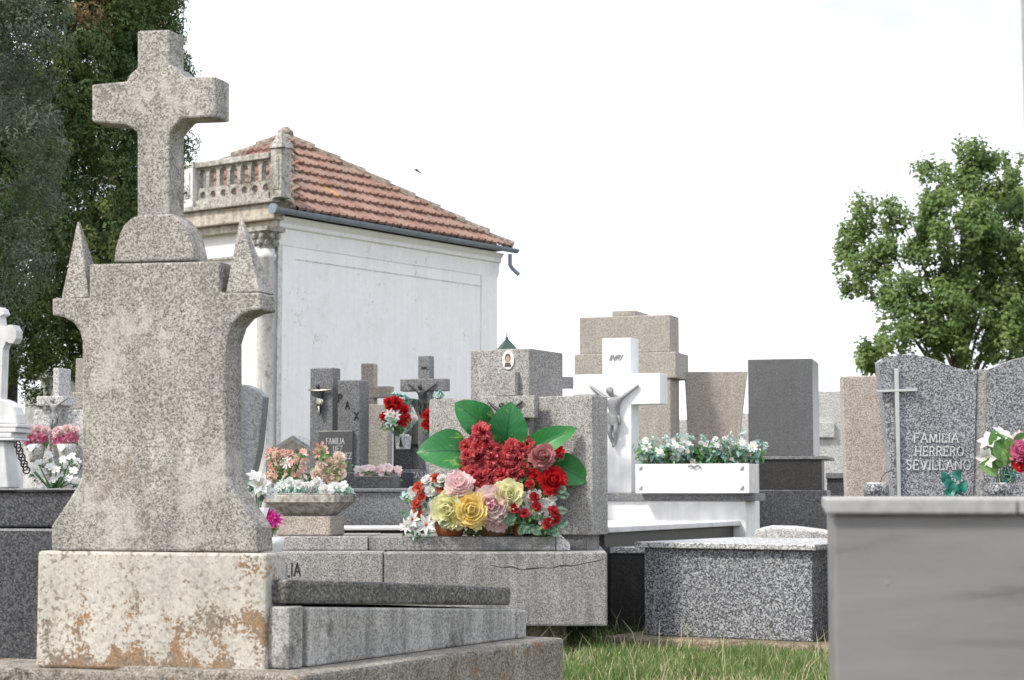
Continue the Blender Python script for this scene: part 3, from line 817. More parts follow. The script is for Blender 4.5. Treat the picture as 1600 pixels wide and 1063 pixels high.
# ================================================================== chapel behind the graves
def build_chapel():
    F = Frame(432, 23.6, 36)
    t = thing('mortuary_chapel', 'white plastered chapel with red tiled pyramid roof and stone balustrade', 'building', F)
    D = F.side(775, 0, 560)
    W = 4.0
    ze = F.z(432, 334)                 # underside of the gutter
    wl = MB(); wl.box(-W, 0, 0, D, 0, ze - .02)
    wl.build('wall', M['plaster'], t)
    # frieze and cornice on the long side
    cz = ze - .05
    mb = MB(); mb.prism([(0.003, cz - .34), (.008, cz - .34), (.03, cz - .14), (.06, cz - .12), (.06, cz - .07), (.12, cz), (.003, cz)], -.05, D + .05)
    # the profile runs along y: swap axes
    mb.v = [(x, y, z) for x, y, z in mb.v]
    mb.build('cornice', M['plaster'], t)
    mb = MB(); mb.box(.002, .006, .30, D - .35, cz - .50, cz - .488)
    mb.build('string_course', M['old_plaster'], t)
    mb = MB(); mb.box(.002, .022, D - .37, D + .004, 0, cz - .345)
    mb.build('corner_pilaster', M['plaster'], t)
    mb = MB(); mb.box(.002, .018, -.03, .05, 0, cz - .345)
    mb.build('corner_pilaster', M['old_plaster'], t)
    # front entablature
    zb0, zb1 = F.z(432, 343, -.12), F.z(432, 318, -.12)
    mb = MB(); mb.box(-W - .1, .10, -.20, -.003, zb0, zb1); mb.box(-W - .05, .05, -.12, -.004, zb0 - .10, zb0 - .002)
    mb.build('entablature', M['beige_band'], t, .015)
    mb = MB(); mb.box(-W - .14, .13, -.26, .10, zb1 + .002, zb1 + .05)
    mb.build('cornice', M['cornice'], t, .01)
    mb = MB(); mb.box(-W, .0, -.05, -.003, zb0 - .42, zb0 - .39)
    mb.build('string_course', M['cornice'], t)
    # balustrade
    bz0, bz1 = zb1 + .05, F.z(420, 240, -.15)
    x1 = F.x(426, -.15, 280); x0 = F.x(311, -.15, 280)
    pw = abs(x0 - F.x(297, -.15, 280))
    bal = MB(); bal.box(-W, x1, -.22, -.06, bz0, bz0 + .09)
    bo = bal.build('balustrade', M['cornice'], t, .006)
    bal = MB(); bal.box(-W, x1, -.23, -.05, bz1 - .075, bz1)
    bal.build('handrail', M['cornice'], bo, .01)
    def run(xa, xb, n):
        cw = (xb - xa) / n
        zl, zh = bz0 + .092, bz1 - .077
        zm = zl + (zh - zl) * .30
        for k in range(n):
            a, b = xa + k * cw, xa + (k + 1) * cw
            c = (a + b) / 2; r_ = cw * .36
            m_ = MB()
            za = zh - r_ * 1.35
            arc = [(c - r_ * math.cos(q * math.pi / 10), za + r_ * 1.15 * math.sin(q * math.pi / 10)) for q in range(11)]
            m_.prism([(a, zm + .03), (c - r_, zm + .03)] + arc[:6] + [(c, zh), (a, zh)], -.18, -.10)
            m_.prism([(b, zm + .03), (b, zh), (c, zh)] + arc[5:] + [(c + r_, zm + .03)], -.18, -.10)
            rr = min(cw * .33, (zm - zl) * .40); zc = (zl + zm) / 2
            ringL = [(c + rr * math.sin(q * math.pi / 8) * -1, zc + rr * math.cos(q * math.pi / 8)) for q in range(9)]
            m_.prism([(a, zl), (a, zm + .03), (c, zm + .03)] + ringL + [(c, zl)], -.175, -.105)
            ringR = [(c + rr * math.sin(q * math.pi / 8), zc + rr * math.cos(q * math.pi / 8)) for q in range(9)]
            m_.prism([(b, zl), (c, zl)] + ringR[::-1] + [(c, zm + .03), (b, zm + .03)], -.1745, -.1055)
            m_.build('tracery_bay', M['cornice'], bo)
    run(x0 + .003, x1 - .003, 7)
    mb = MB(); mb.box(x0 - pw, x0, -.26, -.02, bz0, bz1 + .01); mb.box(x0 - pw + .05, x0 - .05, -.275, -.26, bz0 + .12, bz1 - .12)
    mb.build('post', M['old_plaster'], bo, .01)
    run(x0 - pw - (x1 - x0), x0 - pw - .003, 7)
    # corner pier with pinnacle
    px0, px1 = F.x(426, -.2, 290), F.x(443, -.2, 290)
    pz1 = F.z(434, 232, -.2)
    w_ = (px1 - px0)
    mb = MB(); mb.box(px0, px1, -.24, -.24 + w_, bz0, pz1)
    mb.box(px0 + .04, px1 - .04, -.25, -.24, bz0 + .1, pz1 - .1)
    mb.frustum((px0 - .02, px1 + .02, -.26, -.22 + w_), (px0 + w_ * .46, px1 - w_ * .46, -.24 + w_ * .46, -.24 + w_ * .54), pz1 + .001, F.z(434, 205, -.1))
    mb.build('pinnacle_pier', M['cornice'], t, .006)
    # corner column with leafy capital
    cx = F.x(411, -.20, 420); cr = .115
    zc1 = zb0 - .105; zc0 = zc1 - .26
    mb = MB(); mb.lathe([(cr + .05, 0), (cr + .05, .3), (cr + .01, .34), (cr, .4), (cr * .93, zc0 - .14), (cr * 1.12, zc0 - .12), (cr * 1.12, zc0 - .07), (cr * .95, zc0 - .05), (cr * .95, zc0)], (cx, -.15), 20)
    co = mb.build('column', M['old_plaster'], t, 0, True)
    mb = MB(); mb.lathe([(cr * .95, zc0 + .001), (cr, zc0 + .08), (cr * 1.2, zc0 + .17), (cr * 1.45, zc1 - .05)], (cx, -.15), 16)
    mb.box(cx - cr * 1.6, cx + cr * 1.6, -.15 - cr * 1.6, -.004, zc1 - .05, zc1)
    for ring, zz, rr in ((8, zc0 + .07, cr * 1.12), (8, zc0 + .15, cr * 1.35)):
        for k in range(ring):
            q = 2 * math.pi * (k + (.5 if rr > cr * 1.2 else 0)) / ring
            mb.lathe([(.006, -.045), (.030, -.02), (.036, .01), (.024, .035), (.004, .045)], (cx + rr * math.cos(q), -.15 + rr * math.sin(q)), 7, M=Matrix.Translation((0, 0, zz)))
    mb.build('capital', M['cornice'], co)
    # roof
    ov = .14
    za = F.z(440, 214, F.local(P(440, 214, 26.6)).y)
    ap = Vector((-W / 2, D / 2, za))
    er, ef, el, eb = ov, -ov * .2, -W - ov, D + ov
    zr = ze + .06
    mb = MB()
    mb.add([(er, ef, zr), (er, eb, zr), (el, eb, zr), (el, ef, zr), tuple(ap)], [(0, 1, 4), (1, 2, 4), (2, 3, 4), (3, 0, 4), (3, 2, 1, 0)])
    mb.v = [(x, y, z - .06) for x, y, z in mb.v]
    roof = mb.build('roof', M['ridge'], t)
    tw, tl = .155, .32
    prof = [(-.5, 0), (-.36, .0), (-.26, .006), (-.12, .006), (-.02, .0), (.08, .010), (.2, .020), (.32, .020), (.42, .010), (.5, .0)]
    tm = MB()
    vv = []
    for yy, zoff in ((-.06, .05), (tl, .0)):
        for u, h in prof:
            vv.append((u * tw, yy, h + zoff))
    for u, h in prof:
        vv.append((u * tw, -.06, h + .012))
    n = len(prof)
    tm.add(vv, [(i, i + 1, n + i + 1, n + i) for i in range(n - 1)] + [(2 * n + i, 2 * n + i + 1, i + 1, i) for i in range(n - 1)])
    tme = tm.mesh('roof_tile', M['tile'], recalc=False)
    tme2 = tme.copy(); tme2.materials.clear(); tme2.materials.append(M['lichen_tile'])
    def slope(p0, p1, cnt_max=999):
        u = (p1 - p0).normalized(); Lw = (p1 - p0).length
        midp = p0 + u * (ap - p0).dot(u)
        vdir = (ap - midp); Lh = vdir.length; vdir.normalize()
        w = u.cross(vdir)
        au = (ap - p0).dot(u)
        rows = int(Lh / tl + .6)
        for r_ in range(rows):
            v0 = r_ * tl
            fl, frr = au * (v0 + .16) / Lh, Lw - (Lw - au) * (v0 + .16) / Lh
            k = int(Lw / tw) + 1
            for c in range(k):
                uc = (c + .5) * tw
                if uc < fl - tw * .35 or uc > frr + tw * .35: continue
                me_ = tme2 if (r_ == 2 and c == 9) else tme
                o = bpy.data.objects.new('tile', me_); COL.objects.link(o); o.parent = roof
                pos = p0 + u * uc + vdir * v0 + w * rnd.uniform(.0, .010)
                m3 = Matrix((u, vdir, w)).transposed().to_4x4()
                o.matrix_basis = Matrix.Translation(pos) @ m3 @ Matrix.Rotation(R(rnd.uniform(-1.6, 1.6)), 4, 'Z') @ Matrix.Rotation(R(rnd.uniform(-1.2, 1.2)), 4, 'Y')
    slope(Vector((er, ef, zr)), Vector((er, eb, zr)))
    slope(Vector((el, ef, zr)), Vector((er, ef, zr)))
    def hip(p, n_):
        d = (ap - p); L = d.length; d.normalize()
        s_ = d.cross(Vector((0, 0, 1))).normalized(); up = s_.cross(d)
        for k in range(n_):
            a = p + d * (L * k / n_ - .03); b = p + d * (L * (k + 1) / n_ + .02)
            m_ = MB(); v = []
            for q_, (pt, rr, lift) in enumerate(((a, .125, -.005), (b, .105, -.03))):
                for j in range(8):
                    an = math.pi * j / 7
                    v.append(tuple(pt + s_ * math.cos(an) * rr + up * (math.sin(an) * rr * .85 + lift + rnd.uniform(-.006, .006))))
            m_.add(v, [(j, j + 1, 9 + j, 8 + j) for j in range(7)] + [tuple(range(8)), tuple(range(8, 16))])
            m_.build('ridge_tile', M['ridge'], roof)
    hip(Vector((er, eb, zr)), 9); hip(Vector((er, ef, zr)), 9); hip(Vector((el, ef, zr)), 9)
    mb = MB(); mb.lathe([(.12, -.05), (.11, .03), (.04, .09)], seg=10)
    c = mb.build('ridge_tile', M['ridge'], roof, 0, True); c.location = ap + Vector((0, 0, .05))
    # gutter
    gx, gz = er + .05, zr - .055
    mb = MB(); v = []
    ya, yb = -.28, eb + .10
    for yy in (ya, yb):
        for j in range(11):
            an = math.pi + math.pi * j / 10
            v.append((gx + .055 * math.cos(an), yy, gz + .062 * math.sin(an) + .02))
    mb.add(v, [(j, j + 1, 12 + j, 11 + j) for j in range(10)] + [tuple(range(11)), tuple(range(21, 10, -1))])
    go = mb.build('gutter', M['zinc'], t, recalc=True)
    sm = go.modifiers.new('wall', 'SOLIDIFY'); sm.thickness = .006
    for k in range(8):
        yy = ya + .35 + k * (yb - ya - .5) / 7.5
        mb = MB(); v = []
        for y2 in (yy - .012, yy + .012):
            for j in range(11):
                an = math.pi + math.pi * j / 10
                v.append((gx + .061 * math.cos(an), y2, gz + .068 * math.sin(an) + .02))
        mb.add(v, [(j, j + 1, 12 + j, 11 + j) for j in range(10)])
        mb.build('gutter_bracket', M['zinc'], go)
    mb = MB(); mb.lathe([(.066, 0), (.066, .03)], seg=14, M=Matrix.Translation((gx, ya - .02, gz - .0)) @ Matrix.Rotation(R(90), 4, 'X'))
    mb.build('gutter_cap', M['zinc'], go)
    yd = F.side(797, gx, 395)
    mb = MB(); mb.tube([(gx, yd, gz - .06), (gx, yd, gz - .22), (gx + .02, yd + .03, gz - .27), (gx + .10, yd + .08, gz - .36)], .032, 10)
    mb.build('downpipe', M['zinc'], go)
build_chapel()

# ================================================================== big trees
def lobe_shell(c, r_, n, rs, inner=.55):
    d = rs.normal(size=(n, 3)); d /= np.linalg.norm(d, axis=1, keepdims=True)
    k = rs.uniform(inner, 1, size=(n, 1)) ** .6
    return np.array(c) + d * k * np.array(r_), d

def conifer(label, cx, cy, rad, z0, z1, ztop, mats, seed, n_l, per, leaf, probs, group=None, bumps=()):
    rs = np.random.RandomState(seed)
    t = thing('cypress_tree', label, 'tree', loc=(cx, cy, 0), group=group)
    mb = MB(); mb.tube([(0, 0, -.05), (.04, .02, z0), (.02, 0, (z0 + z1) / 2), (0, 0, ztop * .9)], [.26, .2, .12, .03], 10)
    mb.build('trunk', M['bark'], t, 0, True)
    C, N, I = [], [], []
    br = MB()
    for k in range(n_l):
        if k < len(bumps):
            a, z, rr, s, mi = bumps[k]
        else:
            z = z0 + .12 + (z1 - z0) * rs.uniform(0, 1)
            a = rs.uniform(0, 2 * math.pi)
            if rs.rand() < .72:
                a = rs.uniform(math.pi * 1.02, math.pi * 2.25)     # more of them on the side one sees
            h = (z - z0) / (ztop - z0)
            R_ = rad * min(1.0, .55 + 3.2 * h) * (1 - max(0, h - .35) ** 1.4)
            s = rs.uniform(.24, .42) * (rad / 1.6) ** .5
            rr = (R_ - s * .8) * (rs.uniform(.88, 1.10) if rs.rand() < .75 else rs.uniform(.4, .85))
            mi = rs.choice(len(mats), p=probs)
        c = np.array([rr * math.cos(a), rr * math.sin(a), z])
        nt_ = int(26 * (s / .33) ** 2)
        for q in range(nt_):                   # tufts over the bough
            d = rs.normal(size=3) + np.array([math.cos(a), math.sin(a), .25]) * .55
            d /= np.linalg.norm(d)
            e = c + d * s * np.array([1, 1, 1.15]) * rs.uniform(.8, 1.05)
            ts = rs.uniform(.065, .115)
            n = int(per * rs.uniform(.8, 1.2))
            p, dd = lobe_shell(e, (ts, ts, ts * 1.1), n, rs, .55)
            C.append(p); N.append(dd + d * .5); I.append(np.full(n, mi if rs.rand() < .8 else rs.choice(len(mats), p=probs)))
        if k % 3 == 0:
            br.tube([(0, 0, z - .3), (c[0] * .5, c[1] * .5, z - .12), tuple(c)], [.03, .018, .004], 5)
    br.build('branches', M['bark'], t)
    cards('crown', np.concatenate(C), np.concatenate(N), leaf, leaf * .42, mats, np.concatenate(I), t, seed + 5, 0.0, .55)
    return t
w = P(-10, 300, 17.0)
conifer('tall dark green cypress with patches of brown behind the stone cross', w.x, w.y, 1.62, 2.02, 6.4, 9.0,
        [M['cypress_a'], M['cypress_b'], M['cypress_c']], 3, 270, 70, .040, [.68, .315, .005],
        bumps=[(math.pi * 1.97, 5.95, 1.30, .36, 0), (math.pi * 1.95, 5.5, 1.38, .34, 0), (math.pi * 1.96, 5.05, 1.45, .30, 0), (math.pi * 1.95, 4.62, 1.55, .28, 0), (math.pi * 1.95, 4.15, 1.58, .28, 0), (math.pi * 1.93, 3.75, 1.45, .3, 0), (math.pi * 1.93, 3.3, 1.4, .34, 0), (math.pi * 1.9, 5.7, 1.3, .36, 1), (math.pi * 1.9, 4.4, 1.4, .36, 0), (math.pi * 1.88, 4.9, 1.3, .36, 0),
               (math.pi * 1.72, 5.15, 1.55, .28, 2), (math.pi * 1.74, 5.0, 1.60, .2, 2), (math.pi * 1.68, 5.35, 1.5, .24, 1), (math.pi * 1.75, 3.1, 1.6, .3, 1)])
w = P(-95, 300, 13.5)  # added tree, its grey foliage stands in for a lens haze
conifer('added grey-green cypress imitating blurred haze at the left edge, nearer than the dark one', w.x, w.y, .86, 1.95, 5.2, 7.0,
        [M['cypress_haze'], M['cypress_a']], 11, 95, 72, .034, [.75, .25])

def leaf_tree():
    t = thing('elm_tree', 'broad-leaved green tree standing beyond the wavy granite headstone', 'tree', loc=P(1500, HOR, 32) - Vector((0, 0, 1)))
    o = Vector(t.location)
    lobes = [(1490, 362, 42, 40), (1545, 368, 46, 44), (1590, 395, 46, 50), (1530, 330, 34, 30), (1500, 470, 50, 44), (1575, 470, 50, 50), (1455, 330, 24, 30), (1352, 350, 44, 48), (1322, 395, 28, 34), (1375, 400, 45, 55), (1340, 440, 28, 26), (1400, 330, 22, 34), (1440, 380, 42, 60), (1470, 300, 34, 44), (1510, 285, 36, 52), (1513, 235, 15, 24),
             (1550, 300, 40, 52), (1582, 285, 22, 50), (1600, 330, 46, 70), (1425, 460, 50, 52), (1480, 430, 60, 66), (1545, 420, 62, 76), (1610, 450, 60, 80), (1420, 520, 44, 46),
             (1480, 520, 60, 62), (1550, 530, 66, 60), (1620, 550, 60, 60), (1352, 556, 12, 20), (1362, 572, 14, 12), (1385, 540, 16, 20), (1680, 420, 70, 120), (1660, 300, 50, 70), (1540, 250, 16, 24), (1440, 262, 14, 16), (1395, 470, 30, 24)]
    rs = np.random.RandomState(21)
    C, N, I = [], [], []
    br = MB()
    base = Vector((0, 0, 0))
    br.tube([(0, 0, -.05), (.05, 0, 1.2), (.0, .05, 2.6), (.1, 0, 3.8), (.2, 0, 4.8)], [.20, .16, .12, .06, .015], 10)
    br.build('trunk', M['bark'], t, 0, True)
    br = MB()
    for k, (px, py, rx, ry) in enumerate(lobes):
        Y = 32 + (rs.uniform(-1.4, -.9) if k < 7 else rs.uniform(-1.3, 1.3))
        c = P(px, py, Y) - o
        sx, sz = .88 * rx / FPX * Y, .88 * ry / FPX * Y
        start = Vector((c.x * .30, c.y * .30, max(1.5, c.z * .72))); br.tube([(0.02, 0, max(1.2, c.z * .5)), tuple(start)], [.035, .02], 6)
        midp = start.lerp(c, .5) + Vector((0, 0, .12))
        br.tube([start, midp, c], [.03, .016, .005], 6)
        # twigs, each carrying leaves
        nt_ = int(7 + 105 * sx * sz)
        for q in range(nt_):
            d = rs.normal(size=3); d /= np.linalg.norm(d)
            e = np.array(c) + d * np.array([sx, max(sx, .5), sz]) * rs.uniform(.25, 1.25)
            br.tube([tuple(c + (Vector(e) - c) * .15), tuple(e)], [.008, .003], 3, cap=False)
            m = int(rs.uniform(25, 62))
            p, dd = lobe_shell(e, (.17, .17, .19), m, rs, .1)
            C.append(p); N.append(dd * .6 + np.array([-.2, -.5, .7])); I.append(np.full(m, rs.choice(2, p=[.74, .26])))
    br.build('branches', M['bark'], t)
    cards('crown', np.concatenate(C), np.concatenate(N), .088, .060, [M['elm_a'], M['elm_b']], np.concatenate(I), t, 4, .1, -.1)
leaf_tree()

# ================================================================== near monument with the tall cross
FA = Frame(55, 6.78, 18)
def build_monument():
    F = FA
    t = thing('cross_monument', 'tall weathered stone monument topped by a cross between two pointed pinnacles', 'monument', F)
    zb = F.z(235, 1049)
    x0, x1 = F.x(57, 0, 950), F.x(415, 0, 950)
    dep = F.side(447, x1, 950)
    ztop = F.z(235, 863)
    mb = MB(); mb.box(F.x(-70, 0, 1050), F.x(470, 0, 1050), -.06, dep + .14, 0, zb)
    mb.build('plinth', M['tomb_plinth'], t, .012)
    mb = MB(); mb.box(x0, x1, 0, dep, zb + .001, ztop)
    mb.build('base_block', M['lichen_base'], t, .010)
    y0 = .015
    yb = y0 + max(.13, F.side(421, F.x(402, y0, 860), 860) - y0)
    out = [(80, 862), (80, 822), (104, 786), (121, 759), (128, 740), (128, 534), (124, 518), (114, 504), (99, 496), (81, 493), (81, 466), (139, 465), (139, 413), (343, 408),
           (343, 457), (408, 457), (408, 484), (391, 486), (374, 494), (361, 509), (353, 534), (353, 745), (360, 762), (377, 788), (400, 824), (402, 863)]
    mb = MB(); mb.prism([(x, max(z, ztop + .002)) for x, z in F.pts(out, y0)], y0, yb)
    mb.build('shaft', M['monument'], t, .008)
    zt = F.z(240, 411, y0)
    cap = [(177, 410), (180, 388), (186, 366), (193, 352), (203, 342), (214, 336), (267, 334), (279, 342), (289, 354), (297, 372), (302, 390), (305, 407)]
    mb = MB(); mb.prism([(x, max(z, zt + .001)) for x, z in F.pts(cap, y0 + .01)], y0 + .01, yb - .012)
    mb.build('domed_cap', M['monument'], t, .008)
    crs = [(214, 337), (214, 207), (206, 201), (197, 195), (143, 191), (143, 132), (198, 127), (200, 119), (206, 112), (214, 107), (214, 48), (265, 46), (265, 101), (275, 106), (283, 113), (288, 121),
           (337, 119), (337, 183), (284, 185), (274, 196), (265, 207), (265, 335)]
    y2 = y0 + .022
    yc = y2 + max(.11, F.side(288.5, F.x(265, y2, 60), 60) - y2)
    pts = F.pts(crs, y2); zc = F.z(240, 336, y2)
    pts = [(x, zc - .012) if k in (0, len(pts) - 1) else (x, z) for k, (x, z) in enumerate(pts)]
    mb = MB(); mb.prism(pts, y2, yc)
    mb.build('cross', M['monument'], t, .008)
    for xa, xb, pa, py in ((95, 138, (123, 347), 466), (352, 405, (377, 341), 457)):
        bx0, bx1 = F.x(xa, y0, 460), F.x(xb, y0, 460)
        zz = F.z((xa + xb) / 2, py, y0) + .001
        w = min(bx1 - bx0, yb - y0)
        cx = F.x(pa[0], (y0 + yb) / 2, pa[1]); ym = (y0 + yb) / 2
        mb = MB(); mb.frustum((bx0, bx1, y0 + .004, yb - .004), (cx - .004, cx + .004, ym - .004, ym + .004), zz, F.z(pa[0], pa[1], ym))
        mb.build('pinnacle', M['monument'], t, .003)
build_monument()

def build_old_tomb():
    # its long side runs away to the right
    F = Frame(447, 6.46, -61)
    t = thing('grave_tomb', 'low old stone tomb with blackened sloping lid running back from the cross monument', 'tomb', F)
    zp = F.z(447, 1048, 0.0)
    W = .72
    xe = F.x(882, -.14, 1000)
    mb = MB(); mb.prism([(-.10, 0), (xe, 0), (xe, zp), (-.10, zp)], -.14, W + .12)
    mb.build('plinth', M['tomb_plinth'], t, .014)
    b = [(483, 949), (815, 952), (815, 990), (483, 1042)]
    pts = F.pts(b, 0.0); pts[2] = (pts[1][0], zp + .001); pts[3] = (pts[0][0], zp + .001)
    mb = MB(); mb.prism(pts, 0, W - .03)
    mb.build('side_slab', M['tomb_old'], t, .008)
    pp = F.pts([(452, 947), (474, 947)], .004)
    mb = MB(); mb.box(pp[0][0], pp[1][0], .004, W - .05, zp + .002, pp[1][1])
    mb.build('end_post', M['tomb_old'], t, .006)
    xr = F.x(815, 0, 970)
    mb = MB(); mb.box(xr - .05, xr + .02, -.012, W - .02, zp + .002, F.z(815, 954))
    mb.build('end_slab', M['tomb_old'], t, .006)
    l = F.pts([(448, 905), (800, 917), (800, 946), (448, 944)], .03)
    mb = MB(); mb.prism(l, .03, W - .06)
    mb.build('lid', M['tomb_lid'], t, .014)
build_old_tomb()

# ================================================================== left edge
def box_px(mb, F, xa, xb, ya, yb, y0, y1, zfix=None):
    """box whose front spans the given columns and rows on the plane y0"""
    xm = (xa + xb) / 2; ym = (ya + yb) / 2
    z1 = F.z(xm, ya, y0); z0 = F.z(xm, yb, y0) if zfix is None else zfix
    mb.box(F.x(xa, y0, ym), F.x(xb, y0, ym), y0, y1, z0, z1)
    return mb

FB = Frame(-70, 8.3, 14)
def build_dark_tomb():
    F = FB
    t = thing('granite_tomb', 'dark speckled granite tomb with ledge at the left edge of the picture', 'tomb', F)
    zl = F.z(40, 825)
    box_px(MB(), F, -70, 175, 768, 823, .05, 1.0, zl + .002).build('upper_block', M['dark_granite'], t, .01)
    box_px(MB(), F, -80, 180, 826, 1040, 0, 1.1, 0.0).build('lower_block', M['dark_granite'], t, .01)
    box_px(MB(), F, -75, 178, 763, 768, .03, 1.02, F.z(40, 768, .05) + .001).build('lid', M['dark_granite'], t, .008)
    return t
build_dark_tomb()
ztopB = FB.z(40, 763, .03)

def build_white_stele():
    F = Frame(-14, 8.75, 14, ztopB + .002)
    t = thing('marble_cross', 'white marble cross with knobbed arms on stepped base at the left edge', 'gravestone', F)
    def sym(lst):
        pr = [F.pt(x - 9, y, 0) for x, y in lst]
        return pr + [(-x, z) for x, z in reversed(pr)]
    body = sym([(22, 764), (15, 690)]); body = [(x, max(z, 0)) for x, z in body]
    MB().prism(body, .0, .11).build('shaft', M['dusty_marble'], t, .006)
    zb = F.z(0, 689)
    mb = MB(); z0 = zb + .001
    for px, py in ((34, 684), (30, 676), (37, 668), (40, 662)):
        z1 = F.z(px, py); x = F.x(px - 9, 0, py); mb.box(-x, x, -.02, .13, z0, z1 - .001); z0 = z1
    mb.build('stepped_cornice', M['dusty_marble'], t, .004)
    dome = sym([(33, 661), (32, 648), (27, 636), (18, 627), (8, 623)]); dome[0] = (dome[0][0], z0 + .001); dome[-1] = (dome[-1][0], z0 + .001)
    MB().prism(dome, .01, .10).build('domed_cap', M['dusty_marble'], t, .006)
    cr = sym([(6, 625), (9, 545), (14, 533), (19, 536), (25, 536), (30, 528), (30, 516), (25, 507), (18, 507), (13, 510), (6, 508), (4, 494), (11, 490), (8, 482), (0, 478)])
    MB().prism(cr, .025, .085).build('cross', M['dusty_marble'], t, .008)
    # chain hanging from the cornice
    p0 = Vector((F.x(28, -.04, 695), -.045, F.z(30, 695, -.04))); p1 = Vector((F.x(42, -.04, 735), -.045, F.z(42, 735, -.04)))
    for k in range(9):
        c = p0.lerp(p1, k / 8)
        mb = MB(); ring = [c + Vector((.011 * math.cos(q), (.0 if k % 2 else .011 * math.cos(q)), .016 * math.sin(q))) for q in [2 * math.pi * j / 10 for j in range(11)]]
        mb.tube(ring, .0035, 5); mb.build('chain_link', M['iron'], t)
build_white_stele()

def bunch(name, label, cat, base, heads, stems=True, group=None, foliage=None, fn=120, fsize=.05, seed=0, fr=.05):
    """a bunch of flowers: heads = [(mesh key, world point, direction, size)]"""
    t = thing(name, label, cat, loc=base, group=group)
    b = Vector(base)
    st = MB()
    for k, (key, p, d, s) in enumerate(heads):
        me = FL[key] if not isinstance(FL[key], list) else FL[key][k % len(FL[key])]
        nm = {'rose': 'rose', 'bud': 'rosebud', 'carn': 'carnation', 'lily': 'lily'}.get(key.split('_')[0], 'blossom')
        inst(nm, me, t, Vector(p) - b, d, s, rnd.uniform(0, 6.28))
        if stems:
            q = Vector(p) - b
            st.tube([(q.x * .25, q.y * .25, 0.0), (q.x * .7, q.y * .7, q.z * .6), tuple(q)], [.004, .0035, .003], 5)
    if stems: st.build('stems', M['silk_green'], t)
    if foliage:
        little_foliage(t, [tuple(Vector(h[1]) - b - Vector((0, -.02, .03))) for h in heads], fr, fn, foliage, fsize, seed)
    return t
TOCAM = Vector((0, -1, .35))
def toward(px, spread=.5):
    return (rnd.uniform(-spread, spread), -1, .35 + rnd.uniform(-spread, spread) * .7)

# white stems of little flowers on the dark tomb
def white_sprays():
    base = P(85, 763, 8.9); base.z = ztopB + .002
    heads = []
    for px, py in ((52, 733), (66, 738), (78, 730), (92, 742), (104, 728), (115, 736), (60, 745), (84, 750), (108, 748), (120, 722), (76, 712), (112, 714), (60, 724), (48, 732), (99, 719), (88, 735), (118, 752)):
        heads.append(('blossom', P(px, py, 8.9 + rnd.uniform(-.1, .1)), (rnd.uniform(-.4, .4), -1, .8), .045))
    bunch('flower_bunch', 'loose bunch of small white flowers on the dark tomb left of the cross monument', 'flowers', base, heads, True, None, [M['p_white'], M['fern']], 70, .03, 3, .04)
white_sprays()

def far_left():
    # grey granite slab with cross and two heart vases
    F = Frame(40, 13.0, 16)
    t = thing('gravestone', 'pale grey double headstone with cross relief behind the white flowers', 'gravestone', F)
    box_px(MB(), F, 50, 78, 640, 775, 0, .2, 0).build('side_slab', M['light_granite'], t, .008)
    box_px(MB(), F, 94, 150, 640, 775, .002, .2, 0).build('side_slab', M['light_granite'], t, .008)
    box_px(MB(), F, 81, 91, 575, 775, -.04, .12, 0).build('cross_post', M['light_granite'], t, .006)
    box_px(MB(), F, 57, 100, 619, 634, -.045, .11).build('cross_arm', M['light_granite'], t, .006)
    h = F.z(85, 618, -.05) - F.z(85, 672, -.05)
    figure(t, F.x(86, -.06, 640), -.052, F.z(85, 676, -.05), h * 1.02, M['silver'], 0, None, 'pale metal figure on the cross')
    for px in (53, 100):
        mb = MB(); c = F.x(px + 4, -.14, 700); z0 = F.z(px, 723, -.12); z1 = F.z(px, 694, -.12)
        mb.lathe([(.04, z0), (.05, (z0 + z1) / 2), (.065, z1)], (c, -.14), 14)
        mb.box(c - .05, c + .05, -.12, .0, z0 - .02, z0)
        v_ = mb.build('vase', M['light_granite'], t, 0, True)
        hz = z1 - .025
        heart = [(c, hz - .03), (c - .028, hz), (c - .024, hz + .016), (c - .010, hz + .018), (c, hz + .008), (c + .010, hz + .018), (c + .024, hz + .016), (c + .028, hz)]
        MB().prism(heart, -.212, -.2).build('heart', M['enamel'], v_)
        W_ = lambda a, b_: P(a, b_, 12.8)
        hd = [('rose_hot' if q % 2 else 'rose_palepink', W_(px + dx, dy), toward(px, .4), .082 * s) for q, (dx, dy, s) in enumerate(((-8, 676, 1), (-2, 687, 1.1), (5, 672, .9), (13, 684, 1.1), (6, 690, 1), (-9, 688, .9), (17, 675, .9)))]
        bunch('flower_bunch', 'bright pink silk flowers in the %s heart vase of the pale headstone' % ('left' if px < 80 else 'right'), 'flowers',
              P(px + 4, 697, 12.85), hd, True, 'pink flowers in heart vases', [M['silk_green']], 90, .05, px, .05)
    F = Frame(95, 15.0, 16)
    t = thing('stone_cross', 'tan granite cross half hidden behind the left side of the monument', 'gravestone', F)
    box_px(MB(), F, 116, 134, 560, 775, 0, .16, 0).build('post', M['tan_granite'], t, .008)
    box_px(MB(), F, 97, 153, 613, 640, -.01, .15).build('arm', M['tan_granite'], t, .008)
    F = Frame(36, 19.0, 20)
    t = thing('white_mausoleum', 'small white tomb house with pillars far behind the pale headstone', 'mausoleum', F)
    box_px(MB(), F, 37, 61, 607, 775, 0, .3, 0).build('pillar', M['old_plaster'], t, .01)
    box_px(MB(), F, 62, 170, 590, 775, .08, 1.6, 0).build('wall', M['plaster'], t, .01)
    box_px(MB(), F, 64, 70, 592, 775, .03, .078, 0).build('pilaster', M['old_plaster'], t)
    box_px(MB(), F, 84, 91, 592, 775, .03, .078, 0).build('pilaster', M['old_plaster'], t)
    box_px(MB(), F, 32, 172, 578, 590, -.02, 1.65).build('cornice', M['old_plaster'], t, .01)
far_left()

